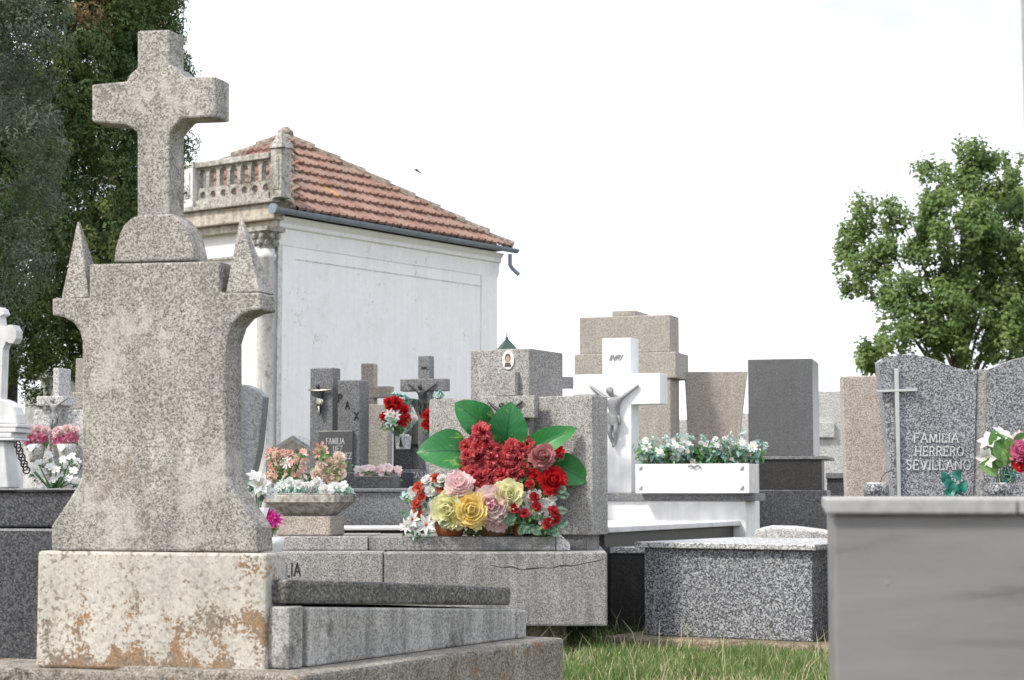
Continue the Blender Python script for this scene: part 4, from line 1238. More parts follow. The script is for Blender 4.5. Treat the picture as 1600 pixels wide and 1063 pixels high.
# ================================================================== slate headstone and things right of the monument
def slate_stone():
    F = Frame(330, 10.6, 16)
    t = thing('slate_headstone', 'blue-grey slate headstone with arched top behind the cross monument', 'gravestone', F)
    out = F.pts([(330, 775), (318, 690), (316, 640), (330, 610), (360, 599), (384, 601), (400, 608), (412, 620), (409, 652), (404, 700), (390, 760), (388, 775)])
    xb = F.x(412, 0, 620)
    d = max(.06, F.side(421, xb, 622))
    MB().prism(out, 0, d).build('slab', M['slate'], t, .006)
    mb = MB(); mb.box(F.x(310, 0, 775), F.x(395, 0, 775), -.04, d + .05, 0, F.z(360, 774)); mb.build('base', M['light_granite'], t, .008)
slate_stone()

FG = Frame(405, 12.0, 1)
zG1 = FG.z(700, 863)             # top of the big block
zG2 = FG.z(700, 839, .2)         # top of the ledge
def grey_tomb():
    F = FG
    t = thing('concrete_tomb', 'grey granite tomb with broad cross-shaped headstone behind the red flowers', 'tomb', F)
    zb = F.z(880, 979)
    xs = F.x(598, 0, 900)
    x0, x1 = F.x(405, 0, 900), F.x(949, 0, 920)
    MB().box(xs + .002, x1, 0, 1.5, zb, zG1).build('side_block', M['grey_block'], t, .012)
    MB().box(x0, xs, -.012, 1.5, zb, zG1 + .003).build('front_block', M['grey_granite'], t, .012)
    MB().box(x0 + .2, x1 - .25, .15, 1.35, 0, zb - .001).build('footing', M['concrete_foot'], t)
    xm = F.x(575, .2, 850)
    MB().box(x0, xm, .19, 1.2, zG1 + .004, zG2 + .003).build('ledge_slab', M['grey_granite'], t, .008)
    MB().box(xm + .002, F.x(868, .2, 850), .2, 1.2, zG1 + .003, zG2).build('ledge_slab', M['grey_block'], t, .008)
    xa, xb = F.x(868, .2, 850) + .003, F.x(891, .2, 850)
    mb = MB(); mb.prism([(xa, zG1 + .003), (xb, zG1 + .003), (xb, zG1 + .045), (xa, zG2 + .04)], .22, .5)
    mb.build('corner_wedge', M['light_granite'], t, .006)
    # chiselled word, half hidden
    letters('FAMILIA', t, M['letter_black'], F.x(405, -.012, 890), F.x(469, -.012, 890), F.z(460, 900, -.012), F.z(460, 880, -.012) - F.z(460, 900, -.012), -.0125, .003, .09, False)
    cr = [(768, 884), (785, 888), (800, 886), (815, 890), (830, 888), (846, 886), (862, 889), (876, 884), (893, 885), (910, 880), (930, 877), (946, 874)]
    mb = MB(); mb.tube([(F.pt(x, y, -.0)[0], -.0005, F.pt(x, y, 0)[1] + rnd.uniform(-.006, .006)) for x, y in cr], [.001, .0018, .003, .0015, .004, .002, .0015, .003, .002, .0012, .002, .001], 5)
    mb.build('crack', M['letter_black'], t)
    # headstone, turned a little
    H = Frame(670, 12.85, 28)
    hs = bpy.data.objects.new('headstone', None); COL.objects.link(hs); hs.parent = t
    d = H.o - F.o
    hs.location = (d.dot(F.ex), d.dot(F.ey), 0); hs.rotation_euler = (0, 0, -(H.a - F.a))
    y0 = 0.0
    xr = H.x(926, y0, 720); dw = H.side(950, xr, 720)
    zt, zbm = H.z(800, 621), H.z(800, 835)
    MB().box(H.x(670, y0, 720), xr, y0, dw, zbm, zt).build('wing_slab', M['grey_granite'], hs, .008)
    MB().box(H.x(680, y0, 850), H.x(914, y0, 850), .03, dw - .02, zG1 + .002, zbm - .001).build('foot', M['grey_block'], hs)
    yp = -.07
    xl, xq = H.x(735, yp, 600), H.x(827, yp, 600); dp = max(dw + .08, H.side(880, xq, 600))
    MB().box(xl, xq, yp, dp, zbm + .001, H.z(780, 546, yp)).build('centre_pillar', M['grey_granite'], hs, .008)
    yr = yp - .055
    MB().box(H.x(750, yr, 635), H.x(835, yr, 635), yr, yp - .001, H.z(790, 654, yr), H.z(790, 619, yr)).build('relief_cross_arm', M['grey_granite'], hs, .005)
    mb = MB(); mb.box(H.x(775, yr, 600), H.x(805, yr, 600), yr, yp - .001, H.z(790, 618.6, yr), H.z(790, 581, yr)); mb.box(H.x(775, yr, 700), H.x(805, yr, 700), yr, yp - .001, H.z(790, 780, yr), H.z(790, 654.5, yr))
    mb.build('relief_cross_post', M['grey_granite'], hs, .005)
    hgt = (H.x(818, yr, 640) - H.x(764, yr, 640)) / .85
    figure(hs, H.x(791, yr, 640), yr - .004, H.z(791, 628, yr) - hgt * 1.0, hgt, M['bronze'])
    # enamel portrait
    xc, zc = H.pt(795, 563, yp); rx, rz = .043, .062
    def oval(rx, rz, cx=xc, cz=zc, n=24): return [(cx + rx * math.cos(2 * math.pi * k / n), cz + rz * math.sin(2 * math.pi * k / n)) for k in range(n)]
    pl = MB().prism(oval(rx, rz), yp - .012, yp - .0005).build('portrait_plaque', M['enamel'], hs, .003)
    mb = MB(); mb.prism(oval(rx * .78, rz * .8), yp - .0135, yp - .0121); mb.build('portrait_ground', M['pale_print'], pl)
    mb = MB(); mb.prism(oval(.021, .028, xc, zc + .014), yp - .0142, yp - .0136); mb.prism([(xc - .026, zc - .045), (xc + .026, zc - .045), (xc + .018, zc - .017), (xc - .018, zc - .017)], yp - .0142, yp - .0136)
    mb.build('portrait_hair_and_coat', M['dark_print'], pl)
    mb = MB(); mb.prism(oval(.014, .019, xc, zc + .008), yp - .0148, yp - .0143); mb.build('portrait_face', M['skin_print'], pl)
grey_tomb()

def bowl_planter():
    F = Frame(412, 12.28, 17, zG2 + .004)
    t = thing('stone_planter', 'square weathered stone flower bowl on short foot beside the monument', 'planter', F)
    xr = F.x(523, 0, 775); d = F.side(557, xr, 775)
    x0 = 0.0
    zt, zm, zf = F.z(480, 771), F.z(480, 786), F.z(480, 806)
    mb = MB(); i = .13
    mb.frustum((i * .75, xr - i * .75, i * .75, d - i * .75), (x0 + .01, xr - .01, .01, d - .01), zf, zm)
    mb.box(x0, xr, 0, d, zm + .001, zt - .01)
    mb.box(.035, xr - .035, .035, d - .035, zt - .0095, zt)
    mb.build('bowl', M['cornice'], t, .008)
    mb = MB(); mb.box(.06, xr - .055, .06, d - .06, 0, zf - .001); mb.build('foot', M['pink_granite'], t, .012)
    heads = []
    pts = []
    for px in range(436, 545, 6):
        py = rnd.uniform(752, 768)
        heads.append((rnd.choice(['bud_white', 'daisy', 'blossom', 'rose_white']), P(px, py, 12.35 + rnd.uniform(-.05, .12)), toward(px, .5), rnd.uniform(.05, .085)))
    bunch('flower_bunch', 'low mint and white silk flowers filling the square stone bowl', 'flowers', P(485, 771, 12.45), heads, False, None, [M['mint']], 420, .045, 5, .055)
    # peach bouquet and salmon sprays beyond it
    hd = [('rose_peach', P(x, y, 13.4), toward(x, .4), .082 * s) for x, y, s in ((494, 742, 1), (503, 730, 1.1), (513, 722, 1), (522, 735, 1.1), (530, 716, 1.05), (507, 745, 1.1), (520, 748, 1.1), (532, 740, 1.1), (515, 734, 1), (500, 752, 1), (534, 728, .8), (525, 725, 1))]
    hd += [('salmon', P(x, y, 13.4), toward(x), .09) for x, y in ((501, 700), (507, 707), (498, 710))]
    bunch('flower_bouquet', 'bouquet of peach silk roses with green leaves before the carved plaque', 'flowers', P(515, 762, 13.42), hd, True, None, [M['silk_green']], 150, .065, 9, .08)
    hd = [('salmon', P(rnd.uniform(418, 478), rnd.uniform(703, 748), 12.9 + rnd.uniform(-.1, .1)), toward(0), rnd.uniform(.03, .055)) for k in range(52)]
    hd += [('daisy', P(448, 724, 12.8), TOCAM, .09)]
    bunch('flower_bunch', 'feathery salmon-pink flowers between slate headstone and peach roses', 'flowers', P(447, 762, 12.9), hd, True, None, [M['p_salmon'], M['silk_green'], M['p_peach']], 220, .05, 12, .06)
    # white lily and magenta flower at the monument's edge
    hd = [('lily_broad', P(x, y, 9.2), d, s) for x, y, d, s in ((404, 758, (.3, -1, .3), .12), (412, 764, (.7, -.8, .1), .09), (398, 750, (.2, -.6, .8), .10))]
    base = P(404, 800, 9.25); 
    t2 = bunch('lily_flower', 'white silk lilies peeping out behind the right flank of the monument', 'flowers', base, hd, True, None, [M['fern'], M['p_white']], 60, .05, 2, .05)
    mb = MB(); mb.lathe([(.03, -.40), (.045, -.30), (.03, -.05), (.05, .02)], seg=14); mb.build('vase', M['white_pot'], t2, 0, True)
    mb = MB(); mb.lathe([(.07, -.80), (.07, -.41), (.055, -.405)], seg=14); mb.build('pedestal', M['cornice'], t2, 0, True)
    hd = [('magenta', P(x, y, 11.6), d, .11) for x, y, d in ((420, 808, (.2, -1, .4)), (428, 814, (.5, -1, .3)), (419, 820, (0, -1, 0)))]
    zz = zG1
    b3 = P(424, 845, 11.6); 
    t3 = bunch('flower_bunch', 'small magenta flowers low between monument and stone bowl', 'flowers', b3, hd, True, None, [M['p_magenta'], M['silk_green']], 30, .04, 8, .04)
    mb = MB(); mb.lathe([(.05, -.14), (.075, -.02), (.08, .02)], seg=16); mb.build('pot', M['white_pot'], t3, 0, True)
    mb = MB(); mb.box(-.09, .09, -.09, .09, -b3.z, -.141); mb.build('pedestal', M['grey_granite'], t3, .006)
bowl_planter()

# ================================================================== graves before the chapel wall
def pax_stone():
    F = Frame(484, 16.0, 22)
    t = thing('pax_gravestone', 'dark grey gravestone of two unequal pillars lettered PAX with metal crucifix', 'gravestone', F)
    z0 = F.z(520, 738)
    xa, xb = F.x(484, 0, 650), F.x(520, 0, 650)
    MB().box(xa, xb, 0, F.side(532, xb, 620), z0, F.z(500, 575)).build('tall_pillar', M['mid_granite'], t, .008)
    ya = -.05
    xc, xd = F.x(527, ya, 650), F.x(562, ya, 650)
    MB().box(xc, xd, ya, F.side(577, xd, 650), z0, F.z(545, 594, ya)).build('short_pillar', M['mid_granite'], t, .008)
    yq = -.09
    MB().box(F.x(497, yq, 700), F.x(550, yq, 700), yq, ya - .001, z0, F.z(523, 673, yq)).build('plaque', M['black_granite'], t, .006)
    h = F.z(523, 686, yq) - F.z(523, 697, yq)
    letters('FAMILIA', t, M['letter_white'], F.x(510, yq, 690), F.x(538, yq, 690), F.z(523, 694, yq), h * .8, yq, .004, .13, False)
    letters('UEZ', t, M['letter_white'], F.x(521, yq, 700), F.x(535, yq, 700), F.z(523, 706, yq), h * .8, yq, .004, .13, False)
    letters('SANCHEZ', t, M['letter_white'], F.x(515, yq, 710), F.x(549, yq, 710), F.z(523, 717, yq), h * .8, yq, .004, .13, False)
    for ch, px, py in (('P', 531.5, 622), ('A', 543, 633), ('X', 557, 650)):
        hh = F.z(px, py - 5.5, ya) - F.z(px, py + 5.5, ya)
        letters(ch, t, M['letter_black'], F.x(px - 3, ya, py), F.x(px + 3, ya, py), F.z(px, py + 5.5, ya), hh, ya, .006, .15, True)
    # crucifix of pale brass arms and dark body
    hgt = F.z(501, 600) - F.z(501, 650)
    fg = figure(t, F.x(502, 0, 620), -.01, F.z(501, 650), hgt, M['bronze'], 0, M['brass'], 'dark metal crucified figure with bright cloth and arms', FIG_LOW)
    mb = MB(); mb.tube([(-.42, -.07, .82), (-.24, -.10, .79), (0, -.15, .775), (.24, -.10, .79), (.42, -.07, .82)], [.018, .028, .03, .028, .018], 10)
    mb.build('arms_highlight', M['brass'], fg, 0, True)
    mb = MB(); mb.tube([(0, -.12, .3), (-.005, -.11, .12), (0, -.10, -.02)], [.04, .034, .03], 8); mb.build('shin_plate', M['brass'], fg, 0, True)
    # base ledge
    mb = MB(); mb.box(F.x(474, -.2, 735), F.x(600, -.2, 735), -.2, .5, 0, z0 - .002); mb.build('base', M['dark_granite'], t, .008)
pax_stone()

def pediment_stone():
    F = Frame(420, 18.5, 18)
    t = thing('gabled_headstone', 'low pale gabled headstone standing against the chapel wall', 'gravestone', F)
    o = F.pts([(415, 760), (415, 706), (457, 680), (500, 706), (500, 760)])
    o[0] = (o[0][0], 0); o[-1] = (o[-1][0], 0)
    MB().prism(o, 0, .3).build('slab', M['light_granite'], t, .01)
    i = F.pts([(426, 706), (457, 687), (489, 706)], -.02)
    MB().prism(i, -.02, -.001).build('gable_panel', M['beige_band'], t, .004)
pediment_stone()

def small_tan_cross():
    F = Frame(563, 18.0, 14)
    t = thing('granite_cross', 'pinkish brown granite cross behind the short dark pillar', 'gravestone', F)
    MB().prism([(a, max(b, 0)) for a, b in F.pts([(564, 800), (564, 568), (584, 568), (584, 800)])], 0, .12).build('post', M['pink_granite'], t, .008)
    box_px(MB(), F, 540, 610, 604, 622, -.01, .11).build('arm', M['pink_granite'], t, .006)
    F = Frame(572, 17.0, 20)
    t = thing('granite_block', 'plain brown-grey granite headstone between PAX stone and dark cross', 'gravestone', F)
    x1 = F.x(606, 0, 680)
    MB().box(F.x(560, 0, 680), x1, 0, F.side(614, x1, 680), 0, F.z(590, 632)).build('slab', M['tan_granite'], t, .008)
    MB().box(F.x(556, -.04, 735), x1 + .03, -.05, .3, 0, F.z(590, 733)).build('base', M['mid_granite'], t, .008)
small_tan_cross()

FV = Frame(614, 16.2, 16)
def dark_cross():
    F = FV
    t = thing('dark_cross', 'tall dark granite cross with bronze figure in front of the chapel wall', 'gravestone', F)
    z0 = F.z(640, 733)
    xb = F.x(672, 0, 600)
    d = .11
    MB().box(F.x(653, 0, 600), xb, 0, d, z0, F.z(660, 556)).build('post', M['mid_granite'], t, .006)
    MB().box(F.x(625, -.012, 600), F.x(697, -.012, 600), -.012, d - .01, F.z(660, 611, -.012), F.z(660, 592, -.012)).build('arm', M['mid_granite'], t, .006)
    MB().box(F.x(615, -.02, 680), F.x(645, -.02, 680), -.03, .16, z0, F.z(630, 623)).build('side_slab', M['dark_granite'], t, .006)
    MB().box(F.x(674, -.02, 680), F.x(706, -.02, 680), -.03, .16, z0, F.z(690, 623)).build('side_slab', M['mid_granite'], t, .006)
    MB().box(F.x(600, -.10, 735), F.x(712, -.10, 735), -.10, .4, 0, z0 - .001).build('base', M['mid_granite'], t, .006)
    hgt = (F.z(660, 600, -.02) - F.z(660, 655, -.02))
    figure(t, F.x(660, -.02, 620), -.015, F.z(660, 655, -.02), hgt, M['bronze'])
    yb = -.10
    letters('INRI', t, M['letter_black'], F.x(659, 0, 574), F.x(667, 0, 574), F.z(663, 577), .02, 0, .004, .15, False)
    hh = F.z(640, 737, yb) - F.z(640, 748, yb)
    letters('FAMILIA CASTAÑO', t, M['letter_white'], F.x(598, yb, 743), F.x(690, yb, 743), F.z(640, 747, yb), hh * .82, yb, .004, .14, True)
dark_cross()

def vase_bouquet():
    F = Frame(618, 15.9, 16)
    t = thing('hanging_vase', 'small square stone vase with figure relief under the red bouquet', 'vase', F)
    z0, z1 = F.z(625, 702), F.z(625, 681)
    mb = MB(); mb.frustum((.0, .095, 0, .10), (-.008, .103, -.006, .106), z0, z1); mb.build('body', M['light_granite'], t, .006)
    mb = MB(); mb.lathe([(.05, z1), (.05, z1 + .012), (.035, z1 + .013)], (.048, .05), 14); mb.build('rim', M['white_pot'], t)
    mb = MB(); mb.prism([(.03, z0 + .02), (.065, z0 + .02), (.055, z0 + .06), (.05, z0 + .095), (.043, z0 + .095), (.037, z0 + .06)], -.012, -.004); mb.build('relief_figure', M['letter_black'], t, .003)
    mb = MB(); mb.box(.02, .08, .106, .34, z0 + .02, z0 + .05); mb.build('bracket', M['iron'], t)
    hd = [('bud_red', P(x, y, 15.85), toward(x, .4), .085) for x, y in ((608, 630), (617, 628), (624, 632), (612, 638), (621, 640), (600, 655), (631, 648), (635, 655), (619, 660), (628, 662), (633, 642))]
    hd += [('lily_white', P(x, y, 15.8), toward(x, .4), .10) for x, y in ((609, 648), (618, 650), (611, 659))]
    bq = bunch('flower_bouquet', 'wrapped bouquet of red and white roses in the hanging stone vase', 'flowers', P(625, 682, 15.92), hd, True, None, [M['silk_green'], M['mint']], 170, .06, 14, .06)
    o = Vector(bq.location)
    v = [P(x, y, Y) - o for x, y, Y in ((625, 684, 15.98), (640, 672, 15.95), (654, 655, 15.9), (646, 636, 15.95), (634, 622, 16.0), (622, 660, 16.02))]
    mb = MB(); mb.add(v, [(0, 1, 5), (1, 2, 5), (2, 3, 5), (3, 4, 5)]); wr = mb.build('wrapping_film', M['cellophane'], bq)
    sm = wr.modifiers.new('thick', 'SOLIDIFY'); sm.thickness = .002
    little_foliage(bq, [tuple(P(x, y, 15.95) - o) for x, y in ((618, 620), (628, 621), (634, 628))], .04, 26, [M['mint'], M['teal']], .08, 3, 'blue_green_leaves')
    hd = [('bud_red', P(x, y, 15.5), toward(x, .3), .085) for x, y in ((667, 651), (666, 667), (673, 658), (676, 645), (675, 670))]
    b2 = bunch('flower_bouquet', 'second red bouquet almost hidden behind the grey tomb headstone', 'flowers', P(675, 700, 15.5), hd, True, None, [M['silk_green'], M['mint']], 60, .06, 15, .05)
    mb = MB(); mb.lathe([(.04, -.25), (.055, -.1), (.05, .0)], seg=12); mb.build('vase', M['light_granite'], b2, 0, True)
    mb = MB(); z_ = P(675, 700, 15.5).z; mb.lathe([(.08, -z_), (.08, -.252)], seg=12); mb.build('pedestal', M['mid_granite'], b2)
    o2 = Vector(b2.location)
    little_foliage(b2, [tuple(P(x, y, 15.5) - o2) for x, y in ((684, 616), (690, 614), (687, 618))], .03, 12, [M['teal'], M['mint']], .08, 5, 'blue_green_leaves')
    mb = MB(); mb.tube([(0, 0, 0), tuple((P(684, 660, 15.5) - o2)), tuple((P(687, 618, 15.5) - o2))], .004, 5); mb.build('stems', M['silk_green'], b2)
vase_bouquet()

def trough_and_tombs():
    F = Frame(552, 14.6, 14)
    zt = F.z(590, 763)
    t = thing('flower_trough', 'small dark granite flower trough with pinkish white flowers', 'planter', F)
    x1 = F.x(612, 0, 750); d = F.side(625, x1, 750)
    z1 = F.z(590, 744)
    mb = MB(); mb.box(0, x1, 0, .025, zt + .001, z1); mb.box(0, x1, d - .025, d, zt + .001, z1); mb.box(0, .025, .026, d - .026, zt + .001, z1 - .0005); mb.box(x1 - .025, x1, .026, d - .026, zt + .001, z1 - .0005)
    mb.build('trough', M['dark_granite'], t, .004)
    mb = MB(); mb.box(.026, x1 - .026, .026, d - .026, zt + .001, z1 - .03); mb.build('soil', M['soil'], t)
    hd = []
    for px in list(range(560, 585, 4)) + list(range(593, 622, 4)):
        for py in (734, 740):
            hd.append((rnd.choice(['pinkish', 'daisy', 'pinkish', 'rose_white']), P(px + rnd.uniform(-2, 2), py + rnd.uniform(-2, 2), 14.75 + rnd.uniform(-.04, .08)), toward(px, .6), rnd.uniform(.05, .075)))
    bunch('flower_bunch', 'pinkish white silk flowers standing in the dark granite trough', 'flowers', P(590, 746, 14.75), hd, False, None, [M['silk_green']], 160, .04, 17, .05)
    # tomb that carries the trough
    F2 = Frame(470, 14.4, 4)
    t = thing('granite_tomb', 'dark granite tomb with pale polished lid edge below the granite trough', 'tomb', F2)
    MB().box(F2.x(455, 0, 765), F2.x(645, 0, 765), -.0, 1.7, F2.z(590, 769), zt - .0005).build('lid', M['slate'], t, .008)
    MB().box(F2.x(462, .03, 790), F2.x(640, .03, 790), .03, 1.6, 0, F2.z(590, 769) - .001).build('body', M['mid_granite'], t, .008)
    F3 = Frame(470, 15.2, 8)
    # white lid in front
    F4 = Frame(500, 13.75, -3)
    t = thing('marble_tomb', 'low tomb with white marble lid and dark sides left of the red flowers', 'tomb', F4)
    MB().box(F4.x(440, 0, 820), F4.x(735, 0, 820), 0, .45, F4.z(590, 829), F4.z(590, 823)).build('lid', M['marble'], t, .006)
    MB().box(F4.x(446, .03, 860), F4.x(730, .03, 860), .03, .42, 0, F4.z(590, 829) - .001).build('body', M['dark_panel'], t, .006)
trough_and_tombs()

def lantern():
    w = P(792, 545, 15.5)
    t = thing('cemetery_lantern', 'green tin lantern with pointed roof showing above the grey headstone', 'lantern', loc=(w.x, w.y, 0))
    k = 15.5 / FPX
    z = w.z
    mb = MB(); mb.lathe([(.05, 0), (.05, .06), (.022, .10), (.02, z - .30), (.05, z - .26)], seg=12); mb.build('post', M['lantern'], t)
    mb = MB(); mb.frustum((-.045, .045, -.045, .045), (-.06, .06, -.06, .06), z - .255, z - .04); mb.build('lamp_glass', M['white_pot'], t)
    mb = MB(); mb.frustum((-.082, .082, -.082, .082), (-.068, .068, -.068, .068), z - .038, z - .012)
    mb.frustum((-.07, .07, -.07, .07), (-.012, .012, -.012, .012), z - .011, z + .075)
    mb.lathe([(.012, z + .0755), (.016, z + .085), (.006, z + .095), (.004, z + .135), (.001, z + .145)], seg=8)
    o = mb.build('roof', M['lantern'], t)
    for c in o.data.vertices: pass
    t.rotation_euler = (0, 0, R(20))
lantern()

def hidden_dark_cross():
    F = Frame(835, 16.5, 10)
    t = thing('dark_cross', 'dark granite cross whose arm end shows right of the grey headstone', 'gravestone', F)
    box_px(MB(), F, 834, 858, 560, 700, 0, .12, 0).build('post', M['mid_granite'], t, .006)
    box_px(MB(), F, 803, 893, 589, 607, -.01, .11).build('arm', M['mid_granite'], t, .006)
hidden_dark_cross()

# ================================================================== white marble grave
FI = Frame(880, 17.0, 23)
def marble_grave():
    F = FI
    t = thing('marble_tomb', 'white marble tomb with plain cross and silver crucified figure', 'tomb', F)
    zl = F.z(1050, 771)
    y0 = .12
    # cross
    c = F.pts([(941, 771), (941, 617), (893, 618), (893, 586), (941, 585), (941, 529), (984, 528), (984, 584), (1031, 583), (1031, 631), (986, 632), (986, 771)], y0)
    c[0] = (c[1][0], zl + .001); c[-1] = (c[-2][0], zl + .001); c[5] = (c[0][0], c[5][1]); c[4] = (c[0][0], c[4][1])
    c[6] = (c[-1][0], c[6][1]); c[7] = (c[-1][0], c[7][1])
    xr = c[8][0]; d = F.side(1043, xr, 605)
    MB().prism(c, y0, max(y0 + .10, d)).build('cross', M['marble'], t, .005)
    h = F.z(962, 602, y0) - F.z(962, 699, y0)
    figure(t, F.x(961, y0, 640), y0 - .004, F.z(962, 699, y0), h * .99, M['silver'])
    hh = .045
    letters('INRI', t, M['letter_grey'], F.x(952, y0, 558), F.x(970, y0, 558), F.z(962, 563, y0), hh, y0, .005, .16, False, .45)
    # dark ledge, white base
    xa, xe = F.x(870, 0, 776), F.x(1180, 0, 776); de = F.side(1196, xe, 776)
    zl0 = F.z(1050, 783)
    MB().box(xa, xe, 0, max(.3, de), zl0, zl).build('ledge', M['mid_granite'], t, .005)
    xw = F.x(1165, .03, 800); dw = F.side(1187, xw, 800)
    MB().box(xa + .02, xw, .03, max(.28, dw), 0, zl0 - .001).build('base', M['marble'], t, .005)
    # low tomb lying in front, its side runs towards the viewer
    L = 3.2
    zt = F.z(1150, 814, .03)
    xs = F.x(1157, .03, 815)
    MB().box(xa + .05, xs, -L, .028, zt - .04, zt).build('lid', M['dusty_marble'], t, .006)
    MB().box(xa + .10, xs - .06, -L + .05, .027, 0, zt - .041).build('side_panel', M['dark_panel'], t, .006)
    # flower box
    G = Frame(993, 16.58, 23, zl + .001)
    b = thing('marble_flower_box', 'white marble flower box with metal corner studs on the dark ledge', 'planter', G)
    x1 = G.x(1170, 0, 748); db = min(.32, G.side(1187, x1, 748)); z1 = G.z(1080, 725)
    mb = MB(); mb.box(0, x1, 0, .025, 0, z1); mb.build('front_panel', M['marble'], b, .003)
    mb = MB(); mb.box(0, x1, db - .025, db, 0, z1); mb.box(.002, .03, .026, db - .026, 0, z1 - .001); mb.box(x1 - .03, x1 - .002, .026, db - .026, 0, z1 - .001); mb.build('box_body', M['dusty_marble'], b, .003)
    mb = MB(); mb.box(.031, x1 - .031, .026, db - .026, .01, z1 - .03); mb.build('soil', M['soil'], b)
    for px in (1001, 1159):
        for py in (731, 762):
            xc, zc = G.pt(px, py, 0)
            MB().prism([(xc - .018, zc - .016), (xc + .016, zc - .016), (xc + .016, zc + .018)], -.012, -.0005).build('corner_stud', M['silver'], b, .002)
    xc, zc = G.pt(1086, 729, 0)
    mb = MB()
    for k in range(7):
        mb.lathe([(.004, 0), (.012, .006), (.003, .012)], seg=7, M=Matrix.Translation((xc - .05 + k * .017, -.012, zc + .008 * math.sin(k * 1.7))) @ Matrix.Rotation(R(90), 4, 'X'))
    mb.build('floral_ornament', M['silver'], b)
    hd = []
    for k in range(44):
        px = rnd.uniform(1000, 1186)
        py = rnd.uniform(686, 722)
        hd.append((rnd.choice(['daisy', 'blossom', 'blossom', 'bud_white', 'pinkish']), P(px, py, 16.6 + rnd.uniform(-.05, .12)), toward(px, .6), rnd.uniform(.035, .06)))
    for px, py, s in ((1010, 698, .10), (1031, 706, .07), (1055, 696, .07), (1176, 699, .10), (1120, 696, .06), (1160, 692, .07)):
        hd.append(('daisy_white', P(px, py, 16.52), (rnd.uniform(-.2, .2), -1, .3), s))
    fb = bunch('flower_bunch', 'dense mint green and white silk flowers in the marble flower box', 'flowers', P(1090, 727, 16.68), hd, False, None, [M['mint'], M['fern']], 700, .05, 19, .06)
    o = Vector(fb.location)
    pts = [tuple(P(rnd.uniform(998, 1184), rnd.uniform(700, 724), 16.66) - o) for k in range(70)]
    little_foliage(fb, pts, .08, 1100, [M['silk_green'], M['mint'], M['fern'], M['silk_green']], .07, 33, 'greenery', 1.8)
    pts = [tuple(P(x, y, 16.63) - o) for x, y in ((1195, 698), (1190, 704), (1184, 690), (1160, 682), (1142, 684), (1080, 684), (1062, 682), (1100, 683), (1020, 688), (1040, 686))]
    little_foliage(fb, pts, .05, 130, [M['mint']], .045, 35, 'sprigs', 1.0)
marble_grave()

